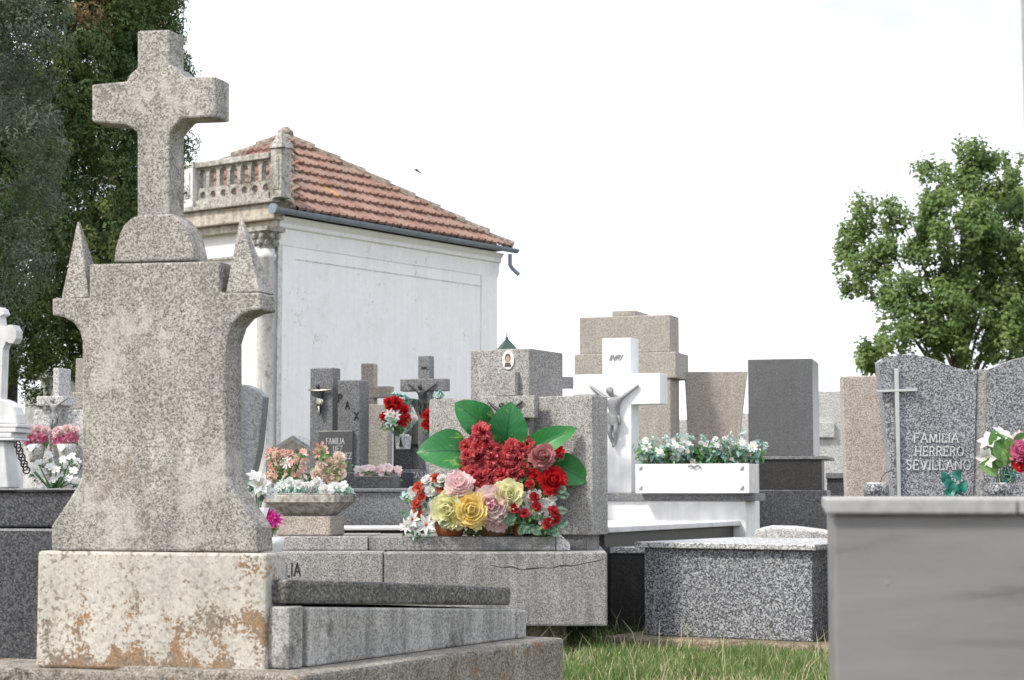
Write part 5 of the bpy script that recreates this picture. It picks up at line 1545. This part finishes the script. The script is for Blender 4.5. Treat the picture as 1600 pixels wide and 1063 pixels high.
def right_stones():
    # stepped tan headstone
    F = Frame(897, 20.0, 20)
    t = thing('stepped_headstone', 'big tan granite headstone stepped like a broad cross behind the marble cross', 'gravestone', F)
    zb, z2, z3 = F.z(970, 593), F.z(970, 552), F.z(970, 494)
    xr = F.x(1048, 0, 640); d = F.side(1062, xr, 640)
    MB().box(F.x(905, 0, 640), xr, 0, d, 0, zb).build('lower_slab', M['tan_granite'], t, .01)
    xr2 = F.x(1056, -.02, 570); MB().box(F.x(897, -.02, 570), xr2, -.02, F.side(1076, xr2, 570), zb + .001, z2).build('arm_slab', M['tan_granite'], t, .01)
    MB().box(F.x(905, 0, 520), xr, .0, d, z2 + .001, z3).build('upper_slab', M['tan_granite'], t, .01)
    MB().box(F.x(956, .02, 490), F.x(993, .02, 490), .02, F.side(1015, F.x(993, .02, 490), 490), z3 + .001, F.z(975, 485)).build('top_block', M['tan_granite'], t, .008)
    # trapezoid
    F = Frame(1070, 20.0, 8)
    t = thing('tapered_headstone', 'pinkish granite headstone widening upwards behind the marble flower box', 'gravestone', F)
    o = F.pts([(1079, 760), (1069, 581), (1168, 580), (1147, 760)])
    z0 = o[0][1]
    MB().prism(o, 0, .14).build('slab', M['pink_granite'], t, .008)
    MB().box(o[0][0] - .1, o[3][0] + .1, -.05, .25, 0, z0 - .001).build('base', M['pink_granite'], t, .008)
    F = Frame(1040, 21.5, 12)
    t = thing('rubble_stone', 'rough pale stone between the two pinkish headstones', 'gravestone', F)
    box_px(MB(), F, 1060, 1076, 655, 760, 0, .2, 0).build('lower_stone', M['light_granite'], t, .02)
    box_px(MB(), F, 1154, 1172, 645, 760, 0, .2, 0).build('upper_stone', M['light_granite'], t, .02)
    # polished dark slab
    F = Frame(1168, 18.0, 14)
    t = thing('dark_slab_headstone', 'upright polished dark grey slab on stepped black base', 'gravestone', F)
    zb = F.z(1225, 713); xr = F.x(1270, 0, 640)
    MB().box(F.x(1169, 0, 640), xr, 0, F.side(1280, xr, 640), zb, F.z(1220, 561)).build('slab', M['black_granite'], t, .006)
    zc = F.z(1225, 718, -.1)
    xe = F.x(1291, -.1, 715)
    MB().box(F.x(1140, -.1, 715), xe, -.1, F.side(1304, xe, 715), zc, zb - .001).build('ledge', M['mid_granite'], t, .004)
    zd = F.z(1225, 766, -.08); xf = F.x(1284, -.08, 740)
    MB().box(F.x(1145, -.08, 740), xf, -.08, .2, zd, zc - .001).build('upper_base', M['dark_panel'], t, .006)
    MB().box(F.x(1130, -.14, 790), F.x(1292, -.14, 790), -.14, .3, 0, zd - .001).build('lower_base', M['dark_granite'], t, .006)
    # light granite tomb top
    F = Frame(1185, 14.0, 10)
    t = thing('light_tomb', 'pale granite tomb with gently curved top before the black base', 'tomb', F)
    o = F.pts([(1150, 850), (1180, 828), (1200, 824), (1240, 825), (1280, 830), (1330, 839), (1335, 850)])
    o[0] = (o[0][0], 0); o[-1] = (o[-1][0], 0)
    MB().prism(o, 0, .9).build('body', M['light_granite'], t, .015)
    # distant wall with plaque
    F = Frame(1278, 24.0, 4)
    t = thing('niche_wall', 'pale rendered wall with square plaque far behind the dark slab', 'wall', F)
    box_px(MB(), F, 1240, 1345, 611, 775, 0, .5, 0).build('wall', M['light_granite'], t, .01)
    box_px(MB(), F, 1255, 1304, 660, 684, -.06, -.002).build('plaque', M['light_granite'], t, .008)
    F = Frame(1296, 20.0, 10)
    t = thing('stepped_tomb', 'low dark stepped tomb between dark slab and pinkish granite slab', 'tomb', F)
    box_px(MB(), F, 1290, 1345, 739, 748, 0, .7).build('lid', M['mid_granite'], t, .006)
    MB().box(F.x(1292, .03, 760), F.x(1345, .03, 760), .03, .68, 0, F.z(1317, 748.3)).build('body', M['dark_granite'], t, .006)
    F = Frame(1315, 13.6, 4)
    t = thing('leaning_slab', 'rough pinkish granite slab beside the wavy grey headstone', 'gravestone', F)
    o = F.pts([(1328, 790), (1315, 588), (1380, 587), (1400, 790)]); o[0] = (o[0][0], 0); o[3] = (o[3][0], 0)
    MB().prism(o, 0, .16).build('slab', M['pink_granite'], t, .01)
right_stones()

# ================================================================== wavy headstone
FW = Frame(1373, 12.4, 0)
zW = FW.z(1450, 776)
def wavy_stone():
    F = FW
    t = thing('wavy_headstone', 'speckled grey granite headstone with wavy top and steel cross, lettered FAMILIA HERRERO SEVILLANO', 'gravestone', F)
    lp = [(1397, 776), (1373, 566), (1380, 560), (1392, 556), (1410, 554), (1428, 554), (1445, 557), (1462, 562), (1478, 569), (1494, 575), (1508, 578), (1527, 578), (1521, 776)]
    p = F.pts(lp); p[0] = (p[0][0], zW); p[-1] = (p[-1][0], zW)
    MB().prism(p, 0, .14).build('left_panel', M['wave_granite'], t, .004)
    xa, xb = p[-1][0], F.x(1541, 0, 700)
    q = F.pts([(1521.4, 776), (1527.4, 577.5), (1543, 577.5), (1537, 776)], .012); q[0] = (q[0][0], zW); q[-1] = (q[-1][0], zW)
    MB().prism(q, .012, .13).build('middle_strip', M['grey_granite'], t, .004)
    rp = [(1537.5, 776), (1543.5, 578), (1556, 573), (1572, 566), (1590, 560), (1612, 555), (1636, 553), (1660, 556), (1676, 562), (1684, 567), (1660, 776)]
    p2 = F.pts(rp); p2[0] = (p2[0][0], zW); p2[-1] = (p2[-1][0], zW)
    MB().prism(p2, .001, .14).build('right_panel', M['wave_granite'], t, .004)
    MB().box(F.x(1330, 0, 800), F.x(1700, 0, 800), -.6, .3, 0, zW - .001).build('base', M['salt_pepper'], t, .008)
    # steel cross
    y = -.03
    pv = F.pts([(1402, 776), (1397, 576), (1404, 576), (1408, 776)], y); pv[0] = (pv[0][0], zW + .001); pv[-1] = (pv[-1][0], zW + .001)
    MB().prism(pv, y, y + .025).build('cross_post', M['steel'], t, .002)
    ph = F.pts([(1371, 609.5), (1371, 613.5), (1433, 611.5), (1433, 607)], y - .004)
    MB().prism(ph, y - .004, y + .022).build('cross_arm', M['steel'], t, .002)
    for px, py in ((1400, 600), (1404, 740)):
        x_, z_ = F.pt(px, py, 0); MB().box(x_ - .006, x_ + .006, y + .0255, .001, z_ - .006, z_ + .006).build('cross_pin', M['steel'], t)
    for txt, xa_, xb_, yt, yb_ in (('FAMILIA', 1428, 1497, 677.5, 691.5), ('HERRERO', 1430, 1505, 698.5, 712.5), ('SEVILLANO', 1416, 1516, 719.5, 734)):
        z0 = F.z(1460, yb_); h = F.z(1460, yt) - z0
        letters(txt, t, M['letter_metal'], F.x(xa_, 0, yb_), F.x(xb_, 0, yb_), z0, h, 0, .008, .105, True, .04)
    for k, (px, lb) in enumerate(((1369, 'round granite vase before the pinkish slab, with one bare wire stem'), (1562, 'round granite vase holding white silk lilies by the wavy headstone'))):
        w = P(px, 757, 12.0)
        v = thing('granite_vase', lb, 'vase', loc=(w.x, w.y, zW), group=None)
        r_ = 20 / FPX * 12.0
        h = w.z - zW + .002
        mb = MB(); mb.lathe([(r_ * .95, 0), (r_ * .97, h * .75), (r_ * .9, h * .93), (r_ * .72, h), (r_ * .5, h), (r_ * .45, h * .7)], seg=24); mb.build('body', M['salt_pepper'], v, 0, True)
        mb = MB(); mb.lathe([(r_ * .72, h + .001), (r_ * .70, h + .008), (r_ * .52, h + .008), (r_ * .5, h + .001)], seg=24); mb.build('rim', M['white_pot'], v, 0, True)
        if k == 0:
            mb = MB(); mb.tube([(.02, 0, h * .8), (.035, 0, h + .04), (.06, 0, h + .07), (.10, 0, h + .085)], .003, 6); mb.build('wire_stem', M['iron'], v)
    b = P(1564, 757, 12.0)
    hd = [('lily_broad', P(1550, 694, 12.0), (-.6, -.6, .7), .17), ('lily_broad', P(1562, 684, 12.0), (.4, -.6, .9), .15), ('lily_broad', P(1545, 714, 11.95), (-.7, -.8, -.2), .15),
          ('rose_hot', P(1594, 706, 11.95), (-.1, -1, .3), .15), ('rose_palepink', P(1598, 694, 12.0), (0, -1, .5), .15), ('rose_deep', P(1597, 722, 11.95), (-.1, -1, .1), .12), ('rose_white', P(1578, 704, 12.0), (0, -1, .4), .08)]
    lb = bunch('flower_bouquet', 'white silk lilies and a pink rose with broad green leaves at the right edge', 'flowers', b, hd, True, None, [M['silk_green']], 30, .07, 41, .05)
    lm = big_leaf_mesh(.3, .3, 4); lm.materials.clear(); lm.materials.append(M['silk_green'])
    for px, py, d, s in ((1556, 734, (.05, -.1, 1), .15), (1556, 700, (-.1, -.15, 1), .11), (1570, 730, (-.3, -.2, 1), .13), (1560, 735, (-1, -.3, .3), .13), (1585, 700, (1, -.2, .45), .16), (1575, 720, (-.4, -.1, 1), .18)):
        o_ = bpy.data.objects.new('broad_leaf', lm); COL.objects.link(o_); o_.parent = lb
        yv = Vector(d).normalized(); zv = Vector((0, -1, .2)); xv = yv.cross(zv).normalized(); zv = xv.cross(yv)
        o_.matrix_basis = Matrix.Translation(P(px, py, 11.96) - b) @ Matrix((xv, yv, zv)).transposed().to_4x4() @ Matrix.Scale(s, 4)
    little_foliage(lb, [tuple(P(x, y, 11.97) - b) for x, y in ((1575, 735), (1580, 745), (1572, 748))], .04, 50, [M['fern'], M['teal']], .045, 6, 'grey_green_sprig')
    # teal plastic leaf
    b = P(1488, 776, 11.9); b.z = zW + .001
    t = thing('plastic_plant', 'teal plastic leaf sprig in front of the carved surname', 'plant', loc=b)
    pos = [(1477, 748), (1482, 757), (1490, 766), (1500, 770), (1497, 744), (1484, 770), (1503, 762)]
    lm2 = big_leaf_mesh(.5, .4, 6); lm2.materials.clear(); lm2.materials.append(M['teal'])
    st = MB()
    for k, (x, y) in enumerate(pos):
        q = P(x, y, 11.9) - b
        st.tube([(0, 0, 0), (q.x * .4, 0, q.z * .5), tuple(q)], .003, 5)
        o_ = bpy.data.objects.new('plastic_leaf', lm2); COL.objects.link(o_); o_.parent = t
        yv = Vector((rnd.uniform(-1, 1), -.3, rnd.uniform(.0, 1))).normalized(); zv = Vector((0, -1, .3)); xv = yv.cross(zv).normalized(); zv = xv.cross(yv)
        o_.matrix_basis = Matrix.Translation(q - yv * .03) @ Matrix((xv, yv, zv)).transposed().to_4x4() @ Matrix.Scale(.075, 4)
    st.build('stems', M['teal'], t)
wavy_stone()

# ================================================================== granite box tomb on the grass, and the dark one behind
def box_tomb():
    F = Frame(1006, 12.8, 31)
    t = thing('granite_box_tomb', 'speckled salt-and-pepper granite box tomb with flat lid on the grass', 'tomb', F)
    z0 = F.z(1006, 992); z1 = F.z(1130, 858)
    x1 = F.x(1269, 0, 930)
    D = 1.5
    MB().box(0, x1, 0, D, z0, z1).build('body', M['salt_pepper'], t, .006)
    zl = F.z(1130, 849, -.04)
    MB().box(F.x(991, -.05, 850), F.x(1275, -.05, 850), -.05, D + .05, z1 + .001, zl).build('lid', M['lid_granite'], t, .006)
    mb = MB(); mb.box(-.20, x1 + .5, -.22, D + .1, -.02, z0 - .002)
    mb.build('footing', M['concrete_foot'], t, .02)
    # fallen white petals on the lid
    pm = MB()
    for k in range(46):
        x, y = rnd.uniform(x1 - .45, x1 - .02) if k % 4 else rnd.uniform(.1, x1), rnd.uniform(.05, D * .8)
        a = rnd.uniform(0, 6.28); r_ = rnd.uniform(.008, .02)
        pm.add([(x + r_ * math.cos(a + q), y + r_ * .7 * math.sin(a + q), zl + .003 + rnd.uniform(0, .008)) for q in (0, 1.2, 2.6, 3.9, 5.1)], [(0, 1, 2, 3, 4)])
    o = pm.build('fallen_petals', M['p_white'], None, recalc=False)
    o.location = F.o; o.rotation_euler = (0, 0, -F.a)
    tag(o, 'scattered white petals lying on the granite box tomb lid', 'petals', kind='stuff')
    F = Frame(905, 13.62, 6)
    t = thing('dark_tomb', 'low black tomb with pale lid edge between grey tomb and granite box', 'tomb', F)
    zt, zl = F.z(975, 855), F.z(975, 865)
    MB().box(F.x(880, 0, 860), F.x(1080, 0, 860), 0, .22, zl, zt).build('lid', M['lid_granite'], t, .006)
    MB().box(F.x(886, .02, 920), F.x(1075, .02, 920), .02, .20, 0, zl - .001).build('body', M['dark_panel'], t, .006)
box_tomb()

# ================================================================== near blurred tomb at the right and the shaft behind it
def near_tomb():
    F = Frame(1302, 3.0, 8.9)
    t = thing('marble_tomb', 'pale grey veined marble tomb in the blurred right foreground', 'tomb', F)
    zt = F.z(1320, 779); zl = F.z(1320, 803)
    MB().box(0, 1.1, 0, 1.5, 0, zl - .001).build('body', M['near_marble'], t, .004)
    xj = F.x(1591, -.015, 790)
    MB().box(F.x(1290, -.015, 790), xj - .0015, -.015, 1.5, zl, zt).build('lid_slab', M['near_lid'], t, .003)
    MB().box(xj + .0015, 1.12, -.015, 1.5, zl, zt).build('lid_slab', M['near_lid'], t, .003)
    x_, z_ = F.pt(1386, 911, 0)
    MB().lathe([(.003, 0), (.0025, .0008), (.001, .001)], seg=10, M=Matrix.Translation((x_, 0, z_)) @ Matrix.Rotation(R(90), 4, 'X')).build('chip', M['near_lid'], t)  # tiny pale disc standing for a chip in the marble
    F = Frame(1609, 3.3, 17)
    t = thing('marble_shaft', 'tall pale marble shaft cut off by the right edge of the picture', 'monument', F)
    zb = zt + .001
    MB().box(0, .13, .05, .18, zb, 2.25).build('shaft', M['near_lid'], t, .006)
    mb = MB(); mb.frustum((-.002, .132, .048, .182), (.055, .075, .105, .125), 2.251, 2.40); mb.build('cap', M['near_lid'], t, .006)
near_tomb()

# ================================================================== the flower arrangement
def arrangement():
    Y = 12.28
    base = P(770, 838, Y); base.z = zG2 + .003
    # pots
    for px, w_, top, mat, nm, lb in ((703, 50, 812, 'terracotta', 'flower_pot', 'terracotta pot under the yellow roses'), (772, 52, 815, 'wicker', 'flower_basket', 'tan wicker basket under the pink and pale green roses'), (810, 20, 818, 'terracotta', 'flower_pot', 'narrow terracotta pot right of the wicker basket'), (845, 44, 822, 'wicker', 'flower_basket', 'tan basket under the white and red blossoms at the right')):
        w = P(px, 838, Y + .05); k = Y / FPX; h = P(px, top, Y).z - base.z
        o = MB().lathe([(w_ * .38 * k, 0), (w_ * .46 * k, h * .4), (w_ * .5 * k, h), (w_ * .44 * k, h), (w_ * .4 * k, h * .6)], seg=20).build(nm, M[mat], None, 0, True)
        o.location = (w.x, w.y, base.z)
        tag(o, lb, 'basket' if 'basket' in nm else 'pot')
    def sub(name, label, heads, **kw):
        return bunch(name, label, 'flowers', base, heads, False, None, **kw)
    # red carnations
    hd = [('carn', P(752, 675, Y - .02), (-.1, -1, .5), .135)]
    spots = []
    for row, (y, xa, xb, n) in enumerate(((700, 732, 765, 3), (697, 802, 826, 2), (706, 779, 815, 3), (716, 730, 770, 3), (718, 780, 822, 4), (731, 727, 818, 7), (744, 733, 800, 6), (755, 748, 796, 4))):
        for k in range(n):
            spots.append((xa + (xb - xa) * (k / max(n - 1, 1)) + rnd.uniform(-3, 3), y + rnd.uniform(-3, 3)))
    spots += [(757, 690), (742, 692), (800, 758), (806, 750), (738, 738), (728, 744)]
    for x, y in spots:
        hd.append(('carn', P(x, y, Y + rnd.uniform(-.03, .03)), toward(x, .55), rnd.uniform(.10, .13)))
    t = sub('carnation_bunch', 'dense bunch of red silk carnations in the middle of the arrangement', hd, foliage=[M['silk_green']], fn=120, fsize=.05, seed=51, fr=.06)
    st = MB()
    for k in range(16):
        q = Vector((rnd.uniform(-.12, .16), .06, rnd.uniform(.35, .55))); st.tube([(q.x * .3, .06, .02), tuple(q)], .005, 5)
    st.build('stems', M['silk_green'], t)
    # broad leaves: root pixel, tip pixel
    lt = thing('broad_leaves', 'large glossy variegated leaves fanning out behind the red carnations', 'leaves', loc=base)
    for k, (x0, y0, x1, y1, wid, roll, yo) in enumerate(((733, 706, 657, 703, 1.0, .15, .06), (765, 672, 716, 632, .98, -.2, .10), (789, 703, 798, 634, 1.05, .1, .04), (822, 712, 894, 668, .55, .9, .02), (862, 725, 915, 748, 1.0, -.3, .05))):
        a, b = P(x0, y0, Y + yo), P(x1, y1, Y + yo - .06)
        L = (b - a).length
        me = big_leaf_mesh(.55, .34, k)
        o_ = bpy.data.objects.new('broad_leaf', me); COL.objects.link(o_); o_.parent = lt
        yv = (b - a).normalized(); zv = Vector((roll * .5, -1, .35 + roll * .4)); xv = yv.cross(zv).normalized(); zv = xv.cross(yv)
        L *= 1.06; s = Matrix.Diagonal((L * wid * (.95 if k != 3 else 1.0), L, L * .7, 1))
        o_.matrix_basis = Matrix.Translation(a - base) @ Matrix((xv, yv, zv)).transposed().to_4x4() @ s
        sm = MB(); q = a - base
        sm.tube([(q.x * .5, .08, .02), tuple(q.lerp(Vector((q.x * .5, .08, .02)), .4)), tuple(q)], .006, 6); sm.build('leaf_stalk', M['silk_green'], lt)
    # big roses of the front row, each a flower of its own on a short stem
    for key, x, y, d, s, lb in (('rose_cream', 705, 797, (-.35, -1, .12), .24, 'large pale yellow-green silk rose at the left of the front row'),
                              ('rose_yellow', 737, 799, (.0, -1, .15), .225, 'large golden yellow silk rose in the front row'),
                              ('rose_pink', 768, 790, (.0, -1, .1), .25, 'large blush pink silk rose with darker heart in the front row'),
                              ('rose_cream', 794, 775, (.1, -1, .3), .20, 'pale green-cream silk rose above the blush pink rose'),
                              ('rose_palepink', 718, 760, (-.1, -1, .7), .18, 'soft pink silk rose behind the yellow roses'),
                              ('rose_dusty', 848, 715, (-.1, -1, .35), .16, 'dusty mauve-pink silk rose under the folded leaf'),
                              ('rose_deep', 863, 753, (.15, -1, .2), .175, 'bright red silk rose at the right of the arrangement'),
                              ('rose_palepink', 776, 812, (.2, -1, -.4), .16, 'faded pink silk rose hanging below the blush rose')):
        p = P(x, y, Y - (.15 if key == 'rose_yellow' else .10))
        r_ = thing('silk_rose', lb, 'flower', loc=p)
        inst('rose_head', FL[key], r_, (0, 0, 0), d, s, rnd.uniform(0, 6))
        q = base - p; q = Vector((q.x * .35, .10, min(q.z * .9, -.02)))
        mb = MB(); mb.tube([(0, .01, 0), (q.x * .5, .08, q.z * .4), tuple(q)], .005, 6); mb.build('stem', M['silk_green'], r_)
    # coral and white buds at the left
    hd = []
    for k, (x, y) in enumerate(((655, 762), (668, 752), (680, 747), (692, 750), (648, 775), (660, 780), (672, 768), (650, 790), (664, 793), (677, 789), (657, 803), (684, 778), (690, 765), (700, 752), (645, 768), (681, 795), (668, 806), (652, 797), (687, 756))):
        key = 'bud_white' if k % 5 in (1, 3) else ('bud_coral' if k % 5 != 4 else 'rose_white')
        hd.append((key, P(x, y, Y - .03 + rnd.uniform(-.03, .03)), (rnd.uniform(-.7, .1), -1, rnd.uniform(.0, .8)), rnd.uniform(.055, .075)))
    for x, y, d, s in ((666, 820, (-.1, -1, .2), .135), (645, 812, (-.5, -1, .2), .12), (636, 822, (-.6, -1, 0), .1), (650, 826, (-.2, -1, -.1), .09)):
        hd.append(('lily_white', P(x, y, Y - .12), d, s))
    t = sub('flower_bunch', 'coral and white rosebuds with starry white lilies at the left of the arrangement', hd, foliage=[M['fern'], M['silk_green'], M['mint']], fn=260, fsize=.045, seed=61, fr=.06)
    little_foliage(t, [tuple(P(x, y, Y) - base) for x, y in ((634, 772), (632, 776), (640, 781))], .02, 10, [M['mint']], .07, 62, 'mint_leaves')
    # white blossoms with red buds at the right
    hd = []
    for k, (x, y) in enumerate(((817, 777), (827, 784), (838, 773), (822, 797), (835, 802), (848, 788), (855, 796), (845, 812), (858, 812), (830, 775), (862, 783), (812, 790), (850, 818))):
        hd.append(('blossom', P(x, y, Y - .09 + rnd.uniform(-.02, .02)), toward(x, .5), rnd.uniform(.075, .095)))
    for x, y in ((833, 778), (839, 793), (820, 803), (858, 817), (868, 805), (862, 800), (855, 822), (803, 797), (830, 759), (866, 812)):
        hd.append(('bud_dusty' if x != 803 else 'bud_red', P(x, y, Y - .14), toward(x, .4), .062))
    for x, y in ((835, 741), (876, 707)):
        hd.append(('bud_red', P(x, y, Y - .04), (-.3, -1, .1), .07))
    t = sub('flower_bunch', 'small white blossoms with little red rosebuds at the right of the arrangement', hd, foliage=[M['silk_green'], M['fern']], fn=220, fsize=.05, seed=71, fr=.06)
    # fern greenery hanging over the ledge and filling the gaps
    rs = random.Random(5)
    fm = MB()
    def frond(x0, y0, x1, y1, n=9, w=.035, yo=-.13):
        a, b = P(x0, y0, Y + yo) - base, P(x1, y1, Y + yo - .04) - base
        d = (b - a).normalized(); s_ = d.cross(Vector((0, -1, .2))).normalized()
        fm.tube([tuple(a), tuple(b)], [.003, .001], 4)
        for k in range(n):
            t_ = (k + .6) / n; c = a.lerp(b, t_); ww = w * math.sin(math.pi * (.15 + .8 * t_))
            for sg in (-1, 1):
                e = c + s_ * sg * ww + d * ww * .6
                m_ = (c + e) / 2; h = d * ww * .22
                fm.add([tuple(c), tuple(m_ - h + Vector((0, -.004, 0))), tuple(e), tuple(m_ + h + Vector((0, -.004, 0)))], [(0, 1, 2, 3)])
    for a in ((795, 800, 800, 822), (802, 806, 783, 815), (845, 815, 868, 830), (852, 812, 878, 828), (836, 820, 820, 832), (860, 795, 888, 800), (868, 770, 890, 776), (822, 815, 812, 836), (858, 822, 872, 838), (790, 805, 806, 812), (868, 760, 884, 768), (640, 800, 628, 806), (876, 815, 884, 822), (842, 822, 836, 836), (700, 812, 690, 824)):
        frond(*a, n=9, w=.032)
    gt = thing('fern_sprigs', 'pale green fern sprigs under the roses spilling towards the ledge', 'leaves', loc=base)
    fm.build('fronds', M['fern'], gt, recalc=False)
    little_foliage(gt, [tuple(P(x, y, Y + .02) - base) for x, y in ((815, 740), (820, 728), (828, 748), (840, 735), (812, 752), (845, 755), (700, 815), (740, 822), (790, 820), (822, 818), (850, 735), (860, 772), (826, 715))], .07, 520, [M['silk_green'], M['cypress_b']], .06, 81, 'greenery')
arrangement()

# ================================================================== grass
def grass():
    rs = np.random.RandomState(9)
    n = 90000
    X = rs.uniform(-.6, 3.2, n); Yv = rs.uniform(9.2, 14.2, n)
    # thicker near, tufts
    cl = rs.uniform(size=(160, 2)) * np.array([3.8, 5.0]) + np.array([-.6, 9.2])
    k = rs.randint(0, 160, n // 2)
    X[:n // 2] = cl[k, 0] + rs.normal(size=n // 2) * .10; Yv[:n // 2] = cl[k, 1] + rs.normal(size=n // 2) * .10
    H = rs.uniform(.02, .065, n); H[:n // 2] *= rs.uniform(.9, 1.6, 160)[k]
    H[rs.rand(n) < .02] *= 2.2
    bare = np.sin(X * 3.1 + 1.3) * np.sin(Yv * 2.3 + X) > .35
    H[bare & (rs.rand(n) < .6)] *= .35
    fo = P(1006, HOR, 12.8); ca, sa = math.cos(R(31)), math.sin(R(31))
    lx = (X - fo.x) * ca - (Yv - fo.y) * sa; ly = (X - fo.x) * sa + (Yv - fo.y) * ca
    inside = (lx > -.24) & (ly > -.26)
    near = (lx > -.3) & (ly > -.42) & ~inside
    H[near] *= .6; H[inside] = .001
    tall = rs.rand(n) < .004; H[tall & ~inside] = rs.uniform(.14, .26, int((tall & ~inside).sum()))
    a = rs.uniform(0, 6.28, n); lean = rs.uniform(.1, .75, n) * H
    wd = rs.uniform(.0025, .005, n)
    dx, dy = np.cos(a), np.sin(a)
    b = rs.uniform(0, 6.28, n); sx, sy = np.cos(b) * wd, np.sin(b) * wd
    V = np.zeros((n, 5, 3), np.float32)
    V[:, 0] = np.stack([X - sx, Yv - sy, np.full(n, -.01)], 1)
    V[:, 1] = np.stack([X + sx, Yv + sy, np.full(n, -.01)], 1)
    V[:, 2] = np.stack([X + dx * lean * .35 + sx * .8, Yv + dy * lean * .35 + sy * .8, H * .6], 1)
    V[:, 3] = np.stack([X + dx * lean * .35 - sx * .8, Yv + dy * lean * .35 - sy * .8, H * .6], 1)
    V[:, 4] = np.stack([X + dx * lean, Yv + dy * lean, H], 1)
    me = bpy.data.meshes.new('grass')
    me.vertices.add(5 * n); me.vertices.foreach_set('co', V.ravel())
    idx = np.arange(n)[:, None] * 5
    tri = np.concatenate([idx + np.array([[0, 1, 2]]), idx + np.array([[0, 2, 3]]), idx + np.array([[3, 2, 4]])], 1).reshape(-1)
    me.loops.add(9 * n); me.loops.foreach_set('vertex_index', tri.astype(np.int32))
    me.polygons.add(3 * n); me.polygons.foreach_set('loop_start', np.arange(0, 9 * n, 3, dtype=np.int32))
    me.materials.append(M['grass_a']); me.materials.append(M['grass_b'])
    dry = (rs.rand(n) < np.where(tall, .9, np.where(bare, .50, .15))).astype(np.int32)
    me.polygons.foreach_set('material_index', np.repeat(dry, 3))
    me.update(calc_edges=True)
    o = put('grass', me)
    tag(o, 'rough green and straw-coloured grass in front of the granite box tomb', 'grass', kind='stuff')
grass()

# ================================================================== bird
def bird():
    p = P(653, 268, 40)
    t = thing('flying_bird', 'tiny dark bird in the white sky right of the roof', 'bird', loc=p)
    mb = MB(); mb.tube([(-.10, 0, .05), (-.05, 0, .03), (.02, 0, -.01), (.08, 0, -.04), (.10, 0, -.055)], [.006, .016, .02, .012, .003], 8)
    mb.build('body', M['bird'], t, 0, True)
    for s in (-1, 1):
        mb = MB(); mb.add([(-.02, 0, .02), (.03, 0, -.005), (.0, .10 * s, .035), (-.05, .20 * s, .03), (-.05, .09 * s, .045)], [(0, 1, 2, 4), (4, 2, 3)])
        o = mb.build('wing', M['bird'], t); sm = o.modifiers.new('thick', 'SOLIDIFY'); sm.thickness = .006
bird()
